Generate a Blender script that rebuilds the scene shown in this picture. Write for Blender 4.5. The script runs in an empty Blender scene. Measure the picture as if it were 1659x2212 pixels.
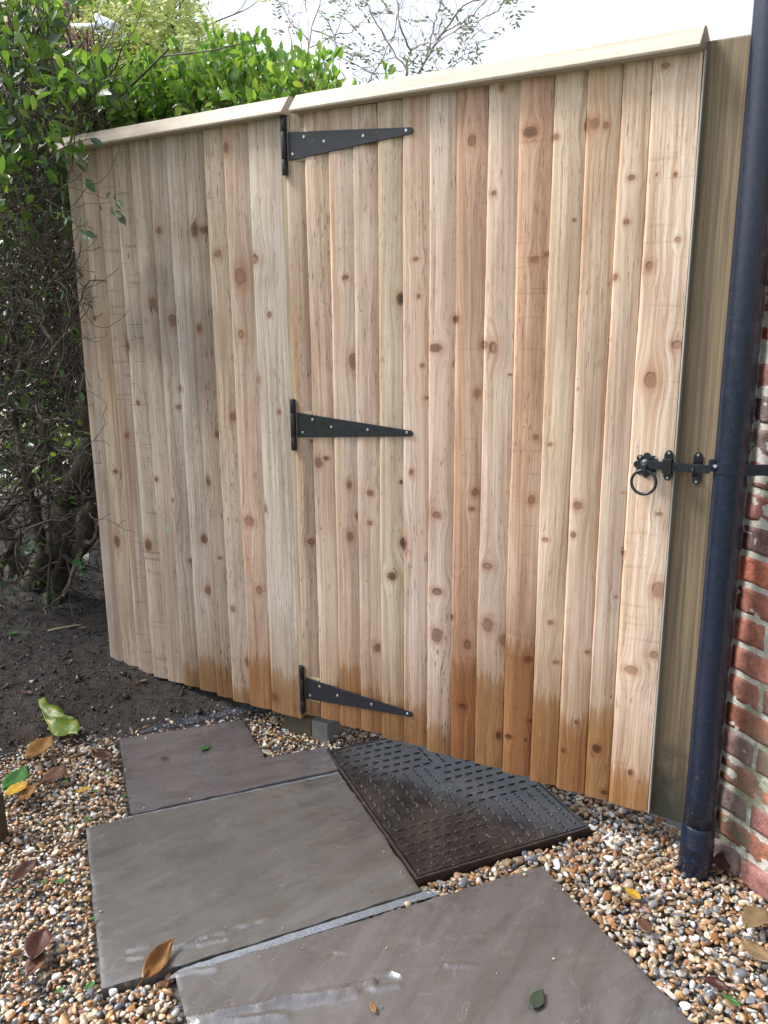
import bpy, bmesh, math, random
import numpy as np
from mathutils import Vector, Matrix
rnd = random.Random(7); rng = np.random.default_rng(7)
sc = bpy.context.scene; col = sc.collection

# ------------------------------------------------------------------ camera
CAM = np.array([0.0, -2.05800, 1.37653])
CR = np.array([0.85561388, 0.51756171, -0.00740065])
CU = np.array([-0.11352631, 0.20158862, 0.97286885])
CF = np.array([-0.50501155, 0.83155992, -0.2312389])
FPX = 1784.978; W0, H0 = 1659.0, 2212.0
cd = bpy.data.cameras.new('camera'); cam = bpy.data.objects.new('camera', cd); col.objects.link(cam)
cam.matrix_world = Matrix(((CR[0], CU[0], -CF[0], CAM[0]), (CR[1], CU[1], -CF[1], CAM[1]), (CR[2], CU[2], -CF[2], CAM[2]), (0, 0, 0, 1)))
cd.sensor_fit = 'VERTICAL'; cd.sensor_height = 24; cd.lens = FPX / H0 * 24; cd.clip_start = 0.02; cd.clip_end = 2000
sc.camera = cam

def ray(x, y): return CF + CR * (x - W0 / 2) / FPX - CU * (y - H0 / 2) / FPX
def onz(x, y, z=0.0):
    d = ray(x, y); return CAM + (z - CAM[2]) / d[2] * d
def ony(x, y, Y=0.0):
    d = ray(x, y); return CAM + (Y - CAM[1]) / d[1] * d

# ------------------------------------------------------------------ light
SUN_EL, SUN_AZ = 50.0, 247.0      # bright part of a white sky, high behind the viewer and to the left
w = bpy.data.worlds.new("World"); sc.world = w; w.use_nodes = True
nt = w.node_tree; bg = nt.nodes['Background']
sky = nt.nodes.new('ShaderNodeTexSky'); sky.sky_type = 'NISHITA'; sky.sun_disc = False
sky.sun_elevation = math.radians(SUN_EL); sky.sun_rotation = math.radians(SUN_AZ)
sky.air_density = 1.0; sky.dust_density = 3.0; sky.ozone_density = 1.0; sky.altitude = 50
hs = nt.nodes.new('ShaderNodeHueSaturation'); hs.inputs['Saturation'].default_value = 0.42
nt.links.new(sky.outputs[0], hs.inputs['Color']); nt.links.new(hs.outputs[0], bg.inputs[0])
bg.inputs[1].default_value = 0.14
sl = bpy.data.lights.new('sun', 'SUN'); sl.energy = 2.4; sl.angle = math.radians(14); sl.color = (1.0, .985, .965)
so = bpy.data.objects.new('sun', sl); col.objects.link(so)
sd = Vector((math.sin(math.radians(SUN_AZ)) * math.cos(math.radians(SUN_EL)), math.cos(math.radians(SUN_AZ)) * math.cos(math.radians(SUN_EL)), math.sin(math.radians(SUN_EL))))
so.rotation_euler = sd.to_track_quat('Z', 'Y').to_euler(); so.location = (-2, 3, 5)
vs = sc.view_settings; vs.view_transform = 'Standard'; vs.look = 'None'; vs.exposure = 1.33; vs.gamma = 1.0

# ------------------------------------------------------------------ helpers
def tag(o, label=None, cat=None, group=None, kind=None):
    if label: o['label'] = label
    if cat: o['category'] = cat
    if group: o['group'] = group
    if kind: o['kind'] = kind
    return o
def empty(name, loc=(0, 0, 0)):
    o = bpy.data.objects.new(name, None); col.objects.link(o); o.location = loc; o.empty_display_size = .05
    return o
def link(name, me, mat=None, parent=None):
    o = bpy.data.objects.new(name, me); col.objects.link(o)
    if mat is not None:
        for m in (mat if isinstance(mat, (list, tuple)) else [mat]): me.materials.append(m)
    if parent is not None:
        o.parent = parent
        g = parent; off = Vector((0, 0, 0))
        while g is not None: off += g.location; g = g.parent
        o.location = -off if True else o.location
    return o
def smooth(me, on=True):
    me.polygons.foreach_set('use_smooth', [on] * len(me.polygons))
def bevel(o, wd, seg=2, ang=40):
    m = o.modifiers.new('bevel', 'BEVEL'); m.width = wd; m.segments = seg; m.limit_method = 'ANGLE'; m.angle_limit = math.radians(ang)
    return o

class MB:
    def __init__(s): s.v = []; s.f = []; s.n = 0
    def add(s, v, f):
        s.v.extend([tuple(map(float, p)) for p in v]); k = s.n; s.f.extend([tuple(i + k for i in q) for q in f]); s.n += len(v); return s
    def box(s, lo, hi):
        x0, y0, z0 = lo; x1, y1, z1 = hi
        return s.add([(x0, y0, z0), (x1, y0, z0), (x1, y1, z0), (x0, y1, z0), (x0, y0, z1), (x1, y0, z1), (x1, y1, z1), (x0, y1, z1)],
                     [(0, 3, 2, 1), (4, 5, 6, 7), (0, 1, 5, 4), (1, 2, 6, 5), (2, 3, 7, 6), (3, 0, 4, 7)])
    def obox(s, c, ax, h):      # centre, 3 axes, half sizes
        c = np.array(c, float); A = [np.array(a, float) * k for a, k in zip(ax, h)]
        sg = [(-1, -1, -1), (1, -1, -1), (1, 1, -1), (-1, 1, -1), (-1, -1, 1), (1, -1, 1), (1, 1, 1), (-1, 1, 1)]
        return s.add([c + a * A[0] + b * A[1] + d * A[2] for a, b, d in sg],
                     [(0, 3, 2, 1), (4, 5, 6, 7), (0, 1, 5, 4), (1, 2, 6, 5), (2, 3, 7, 6), (3, 0, 4, 7)])
    def prism(s, pts, e):       # closed 3-D polygon extruded by vector e
        n = len(pts); e = np.array(e, float); P = [np.array(p, float) for p in pts]
        f = [tuple(range(n))[::-1], tuple(range(n, 2 * n))] + [(i, (i + 1) % n, n + (i + 1) % n, n + i) for i in range(n)]
        return s.add(P + [p + e for p in P], f)
    def tube(s, pts, rad, sides=8, cap=True):
        P = np.array(pts, float); n = len(P)
        R = np.full(n, rad, float) if np.isscalar(rad) else np.array(rad, float)
        T = np.gradient(P, axis=0); T /= np.linalg.norm(T, axis=1)[:, None] + 1e-12
        a = np.array([0, 0, 1.0]) if abs(T[0][2]) < .9 else np.array([1.0, 0, 0])
        N = np.cross(T[0], a); N /= np.linalg.norm(N); V = []
        ang = np.arange(sides) * 2 * np.pi / sides
        for i in range(n):
            N = N - T[i] * (N @ T[i]); N /= np.linalg.norm(N) + 1e-12; B = np.cross(T[i], N)
            V.append(P[i] + R[i] * (np.cos(ang)[:, None] * N + np.sin(ang)[:, None] * B))
        V = np.concatenate(V); F = []
        for i in range(n - 1):
            for j in range(sides):
                k = (j + 1) % sides; F.append((i * sides + j, i * sides + k, (i + 1) * sides + k, (i + 1) * sides + j))
        if cap: F.append(tuple(range(sides))[::-1]); F.append(tuple(range((n - 1) * sides, n * sides)))
        return s.add(V, F)
    def torus(s, c, ax1, ax2, R, r, n=40, m=10):
        c = np.array(c, float); a1 = np.array(ax1, float); a2 = np.array(ax2, float); a3 = np.cross(a1, a2); V = []; F = []
        for i in range(n):
            t = 2 * np.pi * i / n; d = a1 * math.cos(t) + a2 * math.sin(t)
            for j in range(m):
                p = 2 * np.pi * j / m; V.append(c + d * (R + r * math.cos(p)) + a3 * r * math.sin(p))
        for i in range(n):
            for j in range(m):
                F.append((i * m + j, ((i + 1) % n) * m + j, ((i + 1) % n) * m + (j + 1) % m, i * m + (j + 1) % m))
        return s.add(V, F)
    def lathe(s, c, ax, prof, n=24):      # prof: (r, h) along ax
        c = np.array(c, float); ax = np.array(ax, float); ax /= np.linalg.norm(ax)
        a = np.cross(ax, [0, 0, 1.0]);
        if np.linalg.norm(a) < .1: a = np.array([1.0, 0, 0])
        a /= np.linalg.norm(a); b = np.cross(ax, a); V = []; F = []
        for r, h in prof:
            for j in range(n):
                t = 2 * np.pi * j / n; V.append(c + ax * h + r * (a * math.cos(t) + b * math.sin(t)))
        for i in range(len(prof) - 1):
            for j in range(n):
                k = (j + 1) % n; F.append((i * n + j, i * n + k, (i + 1) * n + k, (i + 1) * n + j))
        F.append(tuple(range(n))[::-1]); F.append(tuple(range((len(prof) - 1) * n, len(prof) * n)))
        return s.add(V, F)
    def build(s, name, mat=None, parent=None, sm=False, fix=True):
        me = bpy.data.meshes.new(name); me.from_pydata(s.v, [], s.f); me.update()
        if fix:
            b = bmesh.new(); b.from_mesh(me); bmesh.ops.recalc_face_normals(b, faces=b.faces); b.to_mesh(me); b.free()
        o = link(name, me, mat, parent)
        if sm: smooth(me)
        return o

def fattr(me, name, arr):
    a = me.attributes.new(name, 'FLOAT', 'POINT'); a.data.foreach_set('value', np.asarray(arr, np.float32))
def cattr(me, name, arr):
    arr = np.asarray(arr, np.float32)
    if arr.shape[1] == 3: arr = np.concatenate([arr, np.ones((len(arr), 1), np.float32)], 1)
    a = me.attributes.new(name, 'FLOAT_COLOR', 'POINT'); a.data.foreach_set('color', arr.ravel())
def fastmesh(name, V, Fq, k):
    """V (n,3), Fq (m,k) -> mesh, quickly"""
    me = bpy.data.meshes.new(name); me.vertices.add(len(V)); me.vertices.foreach_set('co', np.asarray(V, np.float32).ravel())
    m = len(Fq); me.loops.add(m * k); me.loops.foreach_set('vertex_index', np.asarray(Fq, np.int32).ravel())
    me.polygons.add(m); me.polygons.foreach_set('loop_start', np.arange(0, m * k, k, dtype=np.int32))
    me.polygons.foreach_set('loop_total', np.full(m, k, np.int32)); me.update(calc_edges=True); return me
def s2l(c):
    return tuple(((x / 255) / 12.92 if x / 255 <= .04045 else ((x / 255 + .055) / 1.055) ** 2.4) for x in c)

# ---- node helper
class NG:
    def __init__(s, name):
        s.m = bpy.data.materials.new(name); s.m.use_nodes = True; s.t = s.m.node_tree; s.b = s.t.nodes['Principled BSDF']; s.out = s.t.nodes['Material Output']
    def n(s, ty, **kw):
        nd = s.t.nodes.new(ty)
        for k, v in kw.items(): setattr(nd, k, v)
        return nd
    def set(s, sock, v):
        if isinstance(v, bpy.types.NodeSocket): s.t.links.new(v, sock)
        elif v is not None:
            if hasattr(sock.default_value, '__len__') and not hasattr(v, '__len__'): sock.default_value = [v] * len(sock.default_value)
            elif hasattr(sock.default_value, '__len__') and len(sock.default_value) == 4 and len(v) == 3: sock.default_value = tuple(v) + (1,)
            else: sock.default_value = v
    def math(s, op, a, b=None, c=None, clamp=False):
        nd = s.n('ShaderNodeMath', operation=op, use_clamp=clamp); s.set(nd.inputs[0], a)
        if b is not None: s.set(nd.inputs[1], b)
        if c is not None: s.set(nd.inputs[2], c)
        return nd.outputs[0]
    def attr(s, name, o='Fac'): return s.n('ShaderNodeAttribute', attribute_name=name).outputs[o]
    def comb(s, x, y, z):
        nd = s.n('ShaderNodeCombineXYZ'); s.set(nd.inputs[0], x); s.set(nd.inputs[1], y); s.set(nd.inputs[2], z); return nd.outputs[0]
    def obj(s): return s.n('ShaderNodeTexCoord').outputs['Object']
    def sep(s, v):
        nd = s.n('ShaderNodeSeparateXYZ'); s.set(nd.inputs[0], v); return nd.outputs
    def mapv(s, v, scale=(1, 1, 1), rot=(0, 0, 0), loc=(0, 0, 0)):
        nd = s.n('ShaderNodeMapping'); s.set(nd.inputs[0], v); nd.inputs['Scale'].default_value = scale; nd.inputs['Rotation'].default_value = rot; nd.inputs['Location'].default_value = loc; return nd.outputs[0]
    def noise(s, v, scale=1, detail=4, rough=.5, dist=0, o='Fac'):
        nd = s.n('ShaderNodeTexNoise'); s.set(nd.inputs['Vector'], v); nd.inputs['Scale'].default_value = scale; nd.inputs['Detail'].default_value = detail; nd.inputs['Roughness'].default_value = rough; nd.inputs['Distortion'].default_value = dist; return nd.outputs[o]
    def voro(s, v, scale=1, o='Distance', feat='F1'):
        nd = s.n('ShaderNodeTexVoronoi', feature=feat); s.set(nd.inputs['Vector'], v); nd.inputs['Scale'].default_value = scale; return nd.outputs[o]
    def mr(s, v, a, b, c=0, d=1, smooth=True):
        nd = s.n('ShaderNodeMapRange', interpolation_type='SMOOTHSTEP' if smooth else 'LINEAR'); s.set(nd.inputs[0], v)
        for i, x in zip((1, 2, 3, 4), (a, b, c, d)): s.set(nd.inputs[i], x)
        return nd.outputs[0]
    def mix(s, f, a, b, mode='MIX'):
        nd = s.n('ShaderNodeMix', data_type='RGBA', blend_type=mode); s.set(nd.inputs['Factor'], f); s.set(nd.inputs[6], a); s.set(nd.inputs[7], b); return nd.outputs[2]
    def ramp(s, f, stops, interp='LINEAR'):
        nd = s.n('ShaderNodeValToRGB'); s.set(nd.inputs[0], f); cr = nd.color_ramp; cr.interpolation = interp
        while len(cr.elements) < len(stops): cr.elements.new(.5)
        for e, (p, c) in zip(cr.elements, stops): e.position = p; e.color = tuple(c) + (1,) if len(c) == 3 else c
        return nd.outputs[0]
    def bump(s, h, strength=.5, dist=.01, nrm=None):
        nd = s.n('ShaderNodeBump'); s.set(nd.inputs['Height'], h); nd.inputs['Strength'].default_value = strength; nd.inputs['Distance'].default_value = dist
        if nrm is not None: s.set(nd.inputs['Normal'], nrm)
        return nd.outputs[0]
    def fin(s, color=None, rough=None, normal=None, metal=None, spec=None):
        if color is not None: s.set(s.b.inputs['Base Color'], color)
        if rough is not None: s.set(s.b.inputs['Roughness'], rough)
        if normal is not None: s.set(s.b.inputs['Normal'], normal)
        if metal is not None: s.set(s.b.inputs['Metallic'], metal)
        if spec is not None: s.set(s.b.inputs['Specular IOR Level'], spec)
        return s.m

# ------------------------------------------------------------------ materials
def mat_boards():
    g = NG('feather_edge_timber')
    gx = g.attr('gx'); kd = g.attr('kd'); kr = g.attr('kr'); tone = g.attr('tone', 'Color'); wz = g.attr('wz'); sd_ = g.attr('seed'); st = g.attr('stain'); fl = g.attr('flk')
    z = g.sep(g.obj())[2]
    def gn(fx, fz, det=5, r=.55, d=0):
        return g.noise(g.comb(g.math('MULTIPLY', gx, fx), g.math('MULTIPLY', sd_, 7.3), g.math('MULTIPLY', z, fz)), 1, det, r, d)
    fine = gn(210, 3.0, 4, .6); mid = gn(60, 1.1, 4, .6, .6); broad = gn(16, .9, 3, .5); flk = gn(260, 26, 3, .6); flm = gn(14, 3.2, 3, .6)
    saw = g.noise(g.comb(g.math('MULTIPLY', gx, 9), sd_, g.math('MULTIPLY', z, 170)), 1, 3, .7)
    blot = g.noise(g.comb(g.math('MULTIPLY', gx, 11), g.math('MULTIPLY', sd_, 3.1), g.math('MULTIPLY', z, 2.4)), 1, 5, .65)
    tone = g.mix(g.mr(blot, .36, .66, 0, .85), tone, g.mix(1.0, tone, (.76, .72, .70), 'MULTIPLY'))
    hue = gn(5, .55, 3, .5); tone = g.mix(g.mr(hue, .42, .66, 0, .7), tone, g.mix(1.0, tone, (1.03, .93, .82), 'MULTIPLY'))
    c = g.mix(g.mr(fine, .3, .72, 0, .58), tone, g.mix(1.0, tone, (.60, .49, .39), 'MULTIPLY'))
    c = g.mix(g.mr(mid, .38, .70, 0, .62), c, g.mix(1.0, c, (.63, .49, .37), 'MULTIPLY'))
    c = g.mix(g.mr(broad, .35, .75, .0, .5), c, g.mix(1.0, c, (1.12, 1.1, 1.06), 'MULTIPLY'))
    # cathedral grain lines following warped coordinate
    wv = g.math('SINE', g.math('ADD', g.math('MULTIPLY', gx, 520), g.math('MULTIPLY', gn(9, 2.0, 2), 26)))
    c = g.mix(g.mr(wv, .35, 1, 0, .10), c, g.mix(1.0, c, (.66, .50, .36), 'MULTIPLY'))
    sk = g.attr('sawk'); sl_ = g.noise(g.comb(g.math('MULTIPLY', gx, 5), sd_, g.math('MULTIPLY', z, 75)), 1, 2, .5); c = g.mix(g.math('MULTIPLY', g.mr(sl_, .60, .70), g.math('MULTIPLY', sk, .55)), c, g.mix(1.0, c, (.50, .42, .36), 'MULTIPLY'))
    c = g.mix(g.mr(saw, .60, .82, 0, .22), c, g.mix(1.0, c, (.60, .52, .45), 'MULTIPLY'))
    flm2 = g.math('MULTIPLY', g.mr(flm, .36, .60), g.math('ADD', .42, g.math('MULTIPLY', fl, .58)))
    c = g.mix(g.math('MULTIPLY', g.mr(flk, .56, .68), flm2), c, g.mix(1.0, c, (.30, .23, .18), 'MULTIPLY'))
    wx = g.attr('grey'); c = g.mix(g.math('MULTIPLY', g.mr(g.math('ADD', wx, g.math('MULTIPLY', gn(40, 3.5, 4, .7), .8)), .75, 1.25), .62), c, g.mix(1.0, c, (.54, .53, .54), 'MULTIPLY'))
    # reddish heartwood stain
    stn = g.math('MULTIPLY', g.mr(g.math('ADD', gn(26, .9, 4, .6, .8), g.math('MULTIPLY', st, .5)), .62, .92), g.math('MINIMUM', st, 1.0))
    c = g.mix(g.math('MULTIPLY', stn, .8), c, g.mix(1.0, c, (.66, .36, .22), 'MULTIPLY'))
    # knots
    nz = g.noise(g.comb(g.math('MULTIPLY', gx, 90), sd_, g.math('MULTIPLY', z, 90)), 1, 3, .6)
    vv_ = gn(8, 2.2, 2); kd = g.math('ADD', kd, g.mr(vv_, .35, .6, -.12, .38))
    kdn = g.math('ADD', kd, g.math('MULTIPLY', g.math('SUBTRACT', nz, .5), .7))
    kc = g.mix(kr, (.20, .075, .04), (.028, .018, .014)); ring = g.math('SINE', g.math('MULTIPLY', kdn, 11))
    kc = g.mix(g.math('MULTIPLY', g.mr(ring, -.2, 1), g.math('MULTIPLY', kdn, .6)), kc, (.30, .16, .10))
    c = g.mix(g.math('MULTIPLY', g.mr(kdn, 2.6, 1.0), .42), c, g.mix(1.0, c, (.72, .43, .29), 'MULTIPLY'))
    c = g.mix(g.math('MULTIPLY', g.mr(kdn, 1.12, .78), g.math('ADD', .42, g.math('MULTIPLY', kr, .5))), c, kc)
    ol = g.math('MULTIPLY', g.mr(kdn, .62, .95), g.mr(kdn, 1.32, 1.02)); c = g.mix(g.math('MULTIPLY', ol, g.mr(vv_, .3, .7, .12, .6)), c, (.085, .045, .028))
    # splash-wet foot of the boards
    wn = g.math('ADD', g.math('MULTIPLY', gn(110, 1.2, 4, .75), .19), g.math('MULTIPLY', gn(420, 16, 2, .7), .06))
    wt = g.math('MULTIPLY', g.mr(g.math('ADD', wz, wn), .115, .140), g.mr(gn(90, 5, 4, .7), .25, .42, .75, 1)); wt = g.math('MAXIMUM', g.math('MULTIPLY', wt, g.mr(g.math('ADD', wz, g.math('MULTIPLY', wn, .6)), .04, .16, .72, 1)), g.math('MULTIPLY', g.mr(g.math('ADD', wz, g.math('MULTIPLY', wn, 2.2)), .02, .30), .45))
    c = g.mix(wt, c, g.mix(1.0, c, (.54, .36, .19), 'MULTIPLY'))
    h = g.math('ADD', g.math('MULTIPLY', fine, .5), g.math('ADD', g.math('MULTIPLY', mid, .5), g.math('MULTIPLY', flk, .35)))
    h = g.math('SUBTRACT', h, g.math('MULTIPLY', g.mr(kd, 1.1, .9), .4))
    # small teal paint dab mask
    td = g.attr('teal'); c = g.mix(g.math('MULTIPLY', g.mr(g.math('ADD', td, g.math('MULTIPLY', nz, .9)), .95, 1.15), .7), c, (.22, .50, .47))
    nrm = g.bump(h, .55, .0025)
    return g.fin(c, g.mr(wt, 0, 1, .82, .45), nrm, spec=.35)
BOARD = mat_boards()

def mat_plank(name, base, dark, ax='z', fine=150, algae=0.0, rough=.75):
    g = NG(name); x, y, z = g.sep(g.obj())
    if ax == 'z': a, b, l = x, y, z
    else: a, b, l = z, y, x
    v = lambda fa, fl: g.comb(g.math('MULTIPLY', a, fa), g.math('MULTIPLY', b, fa), g.math('MULTIPLY', l, fl))
    n1 = g.noise(v(fine, 2.2), 1, 5, .6, .4); n2 = g.noise(v(28, .8), 1, 4, .6, 1.2); n3 = g.noise(v(6, 3), 1, 3)
    wv = g.math('SINE', g.math('ADD', g.math('MULTIPLY', a, 700), g.math('MULTIPLY', n2, 34)))
    c = g.mix(g.mr(n1, .3, .75), base, dark); c = g.mix(g.mr(n2, .4, .75, 0, .55), c, dark)
    c = g.mix(g.mr(wv, .2, 1, 0, .32), c, dark); c = g.mix(g.mr(n3, .35, .75, 0, .4), c, g.mix(1.0, c, (1.25, 1.2, 1.15), 'MULTIPLY'))
    vk = g.voro(v(3.1, 1.9), 1); 
    if algae:
        al = g.math('MULTIPLY', g.mr(g.math('ADD', z, g.math('MULTIPLY', g.noise(v(14, 14), 1, 5, .7), -.55)), .12, -.22), algae)
        c = g.mix(al, c, (.035, .035, .022))
        sp = g.math('MULTIPLY', g.mr(g.noise(v(300, 300), 1, 2, .6), .60, .68), g.mr(z, .8, .05, 0, .8))
        c = g.mix(sp, c, (.02, .022, .015))
        c = g.mix(g.mr(g.noise(v(9, 1.2), 1, 4, .6), .5, .8, 0, .45), c, (.16, .17, .085))
    return g.fin(c, rough, g.bump(g.math('ADD', n1, g.math('MULTIPLY', n2, .6)), .5, .002))
POSTM = mat_plank('treated_green_timber', (.25, .19, .115), (.10, .072, .044), 'z', 120, 1.0)
POSTD = mat_plank('damp_post_timber', (.13, .085, .042), (.035, .026, .016), 'z', 130, .6)
CAPM = mat_plank('planed_cap_timber', (.47, .41, .35), (.30, .25, .195), 'x', 190)
EDGEM = mat_plank('sawn_edge_timber', (.44, .42, .39), (.28, .26, .23), 'z', 150)
BATTEN = mat_plank('frame_timber', (.42, .35, .24), (.25, .19, .12), 'z', 150)

def mat_black(name, base=(.006, .008, .013), rough=.34, drops=True, grime=0):
    g = NG(name); o = g.obj(); n = g.noise(o, 60, 4, .6); n2 = g.noise(o, 900, 2, .5)
    h = g.math('MULTIPLY', n2, .25)
    if drops:
        d = g.voro(o, 170); dm = g.mr(g.noise(o, 22, 2), .42, .6); h = g.math('ADD', h, g.math('MULTIPLY', g.mr(d, .34, .1), dm))
    c = g.mix(g.mr(n, .4, .8, 0, .5), base, tuple(b * (1.9 if drops else 1.25) + (.004 if drops else .001) for b in base))
    if grime:
        z = g.sep(o)[2]; sp = g.mr(g.noise(g.mapv(o, (90, 90, 60)), 1, 5, .75), .60, .70)
        c = g.mix(g.math('MULTIPLY', sp, g.mr(z, .5, .02, .12, .8)), c, (.20, .19, .17))
        sc2 = g.mr(g.noise(g.mapv(o, (70, 70, 9), rot=(.5, .4, 0)), 1, 4, .8), .74, .80, 0, .5)
        c = g.mix(sc2, c, (.16, .19, .24))
    return g.fin(c, g.mr(n, .3, .8, rough * .8, rough * 1.35), g.bump(h, .6 if drops else .12, .0012), spec=.5)
IRON = mat_black('black_powder_coat')
PIPE = mat_black('black_plastic_pipe', (.006, .011, .026), .27, False, 1)
SCREW = NG('zinc_screw').fin((.55, .56, .58), .35, metal=1.0)
SOCK = NG('screw_socket').fin((.03, .03, .03), .5)

def mat_slab(name, base, alt, off):
    g = NG(name); o = g.mapv(g.obj(), (1, 1, 1), loc=(off, off * 1.7, 0))
    r = g.mapv(o, (1, 1, 1), rot=(0, 0, -.70 - .12 * off))
    big = g.noise(o, 2.6, 4, .6); med = g.noise(g.mapv(r, (3.5, 16, 1)), 1, 6, .62, .5); fine = g.noise(o, 420, 3, .7); bl = g.noise(o, 13, 5, .65)
    c = g.mix(g.mr(big, .35, .68), base, alt)
    c = g.mix(g.mr(med, .35, .70, 0, .8), c, g.mix(1.0, c, (.66, .64, .62), 'MULTIPLY'))
    c = g.mix(g.mr(bl, .5, .75, 0, .35), c, g.mix(1.0, c, (1.45, 1.4, 1.3), 'MULTIPLY'))
    c = g.mix(g.mr(fine, .52, .75, 0, .35), c, g.mix(1.0, c, (1.6, 1.6, 1.55), 'MULTIPLY'))
    # pale mineral veins
    vn = g.noise(g.mapv(r, (2.2, 7.0, 1), rot=(0, 0, .5)), 1, 3, .6, .6); ve = g.mr(g.math('ABSOLUTE', g.math('SUBTRACT', vn, .5)), .0035, .0, 0, .4)
    c = g.mix(ve, c, (.17, .16, .15))
    sp = g.mr(g.noise(o, 150, 1, .5), .74, .78, 0, .8); c = g.mix(sp, c, (.02, .02, .018))
    h = g.math('ADD', g.math('MULTIPLY', med, .8), g.math('MULTIPLY', fine, .06)); h = g.math('ADD', h, g.math('MULTIPLY', bl, .18))
    wet = g.mr(g.noise(o, 5, 3, .6), .36, .62)
    pud = g.attr('pud'); ro = g.math('ADD', g.mr(wet, 0, 1, .30, .10), g.math('MULTIPLY', fine, .12)); ro = g.math('MULTIPLY', ro, g.mr(pud, .1, .8, 1, .35))
    g.set(g.b.inputs['Coat Weight'], g.mr(g.math('ADD', g.math('MULTIPLY', wet, .5), pud),   .2, 1, .35, 1)); g.b.inputs['Coat Roughness'].default_value = .06; g.b.inputs['Coat IOR'].default_value = 2.0; nn = g.bump(h, .8, .006); g.set(g.b.inputs['Coat Normal'], g.bump(h, .25, .006))
    return g.fin(c, ro, nn, spec=.6)
SL1 = mat_slab('purple_grey_sandstone', (.098, .090, .097), (.080, .075, .082), 1.3)
SL2 = mat_slab('olive_grey_sandstone', (.102, .099, .096), (.082, .080, .079), 4.1)
SL3 = mat_slab('brown_grey_sandstone', (.104, .099, .100), (.083, .079, .080), 7.7)
def mat_mortar():
    g = NG('mortar'); o = g.obj(); n = g.noise(o, 260, 5, .75); n2 = g.noise(o, 18, 3)
    c = g.ramp(n, [(.3, (.05, .06, .075)), (.5, (.15, .17, .2)), (.72, (.36, .38, .40))])
    c = g.mix(g.mr(n2, .4, .7, 0, .3), c, (.12, .13, .14))
    return g.fin(c, .6, g.bump(n, .7, .004))
MORTAR = mat_mortar()
def mat_cover():
    g = NG('wet_cast_lid'); o = g.obj(); n = g.noise(o, 5, 5, .65); n2 = g.noise(o, 520, 3, .6); d = g.voro(o, 210)
    drop = g.math('MULTIPLY', g.mr(d, .3, .08), g.mr(g.noise(o, 9, 4, .7), .46, .62))
    c = g.mix(g.mr(n, .35, .7), (.006, .006, .008), (.026, .021, .018))
    c = g.mix(g.math('MULTIPLY', g.mr(g.noise(o, 340, 2, .6), .60, .68, 0, .8), g.mr(g.noise(o, 7, 4, .7), .42, .62)), c, (.25, .24, .23)); c = g.mix(g.mr(g.noise(o, 26, 5, .7), .55, .70, 0, .5), c, (.07, .05, .038))
    return g.fin(c, g.mr(n, .3, .7, .12, .36), g.bump(g.math('ADD', g.math('MULTIPLY', n2, .2), drop), .5, .002), spec=.6)
COVER = mat_cover()
def mat_rust():
    g = NG('rusty_cover_frame'); o = g.obj(); n = g.noise(o, 60, 5, .7)
    return g.fin(g.ramp(n, [(.3, (.012, .011, .011)), (.6, (.035, .022, .017)), (.8, (.08, .05, .035))]), .5, g.bump(n, .6, .003))
RUST = mat_rust()
def mat_pebble():
    g = NG('flint_pebbles'); o = g.obj(); c = g.attr('col', 'Color'); n = g.noise(o, 130, 4, .65, .5); n2 = g.noise(o, 55, 3, .6)
    c = g.mix(g.mr(n, .45, .7, 0, .5), c, g.mix(1.0, c, (.62, .50, .40), 'MULTIPLY'))
    c = g.mix(g.mr(n2, .56, .70, 0, .5), c, g.mix(1.0, c, (1.25, 1.2, 1.15), 'MULTIPLY'))
    ro = g.math('ADD', .16, g.math('MULTIPLY', n2, .3))
    return g.fin(c, ro, g.bump(n, .35, .002), spec=.55)
PEB = mat_pebble()
def mat_soil(name='dark_garden_soil', a=(.008, .007, .007), b=(.027, .020, .016)):
    g = NG(name); o = g.obj(); n = g.noise(o, 24, 8, .72); n2 = g.noise(o, 5, 3, .6); n3 = g.noise(o, 160, 4, .7)
    c = g.mix(g.mr(n, .35, .68), a, b); c = g.mix(g.mr(n2, .48, .72, 0, .5), c, (.060, .038, .024))
    c = g.mix(g.mr(n3, .66, .75, 0, .6), c, (.13, .10, .075))
    return g.fin(c, .62, g.bump(g.math('ADD', n, g.math('MULTIPLY', n3, .4)), .9, .018))
SOIL = mat_soil()
GRIT = NG('grey_grit')
_o = GRIT.obj(); _n = GRIT.noise(_o, 330, 4, .7)
GRIT = GRIT.fin(GRIT.ramp(_n, [(.35, (.05, .042, .035)), (.55, (.12, .10, .08)), (.75, (.26, .23, .19))]), .45, GRIT.bump(_n, .8, .006))
def mat_bark(name, a, b, green=.35):
    g = NG(name); o = g.obj(); n = g.noise(g.mapv(o, (60, 60, 22)), 1, 6, .7, .8); n2 = g.noise(o, 9, 3)
    c = g.mix(g.mr(n, .3, .7), a, b); c = g.mix(g.mr(n2, .45, .7, 0, green), c, (.055, .065, .028))
    return g.fin(c, .8, g.bump(n, .8, .006))
BARK = mat_bark('privet_bark', (.026, .022, .015), (.082, .064, .042))
TWIG = mat_bark('dead_twig', (.040, .030, .024), (.115, .086, .068), .05)
TWIG2 = mat_bark('sky_branch', (.32, .27, .28), (.46, .39, .39), .0)  # bark paled to imitate the haze of the overbright sky behind
TWIGB = mat_bark('privet_twig', (.16, .11, .07), (.28, .21, .14), .1)
DEEP = mat_bark('shaded_old_twig', (.018, .014, .011), (.045, .034, .025), .1)  # twig colour darkened to stand for the shade deep inside the hedge
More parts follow.
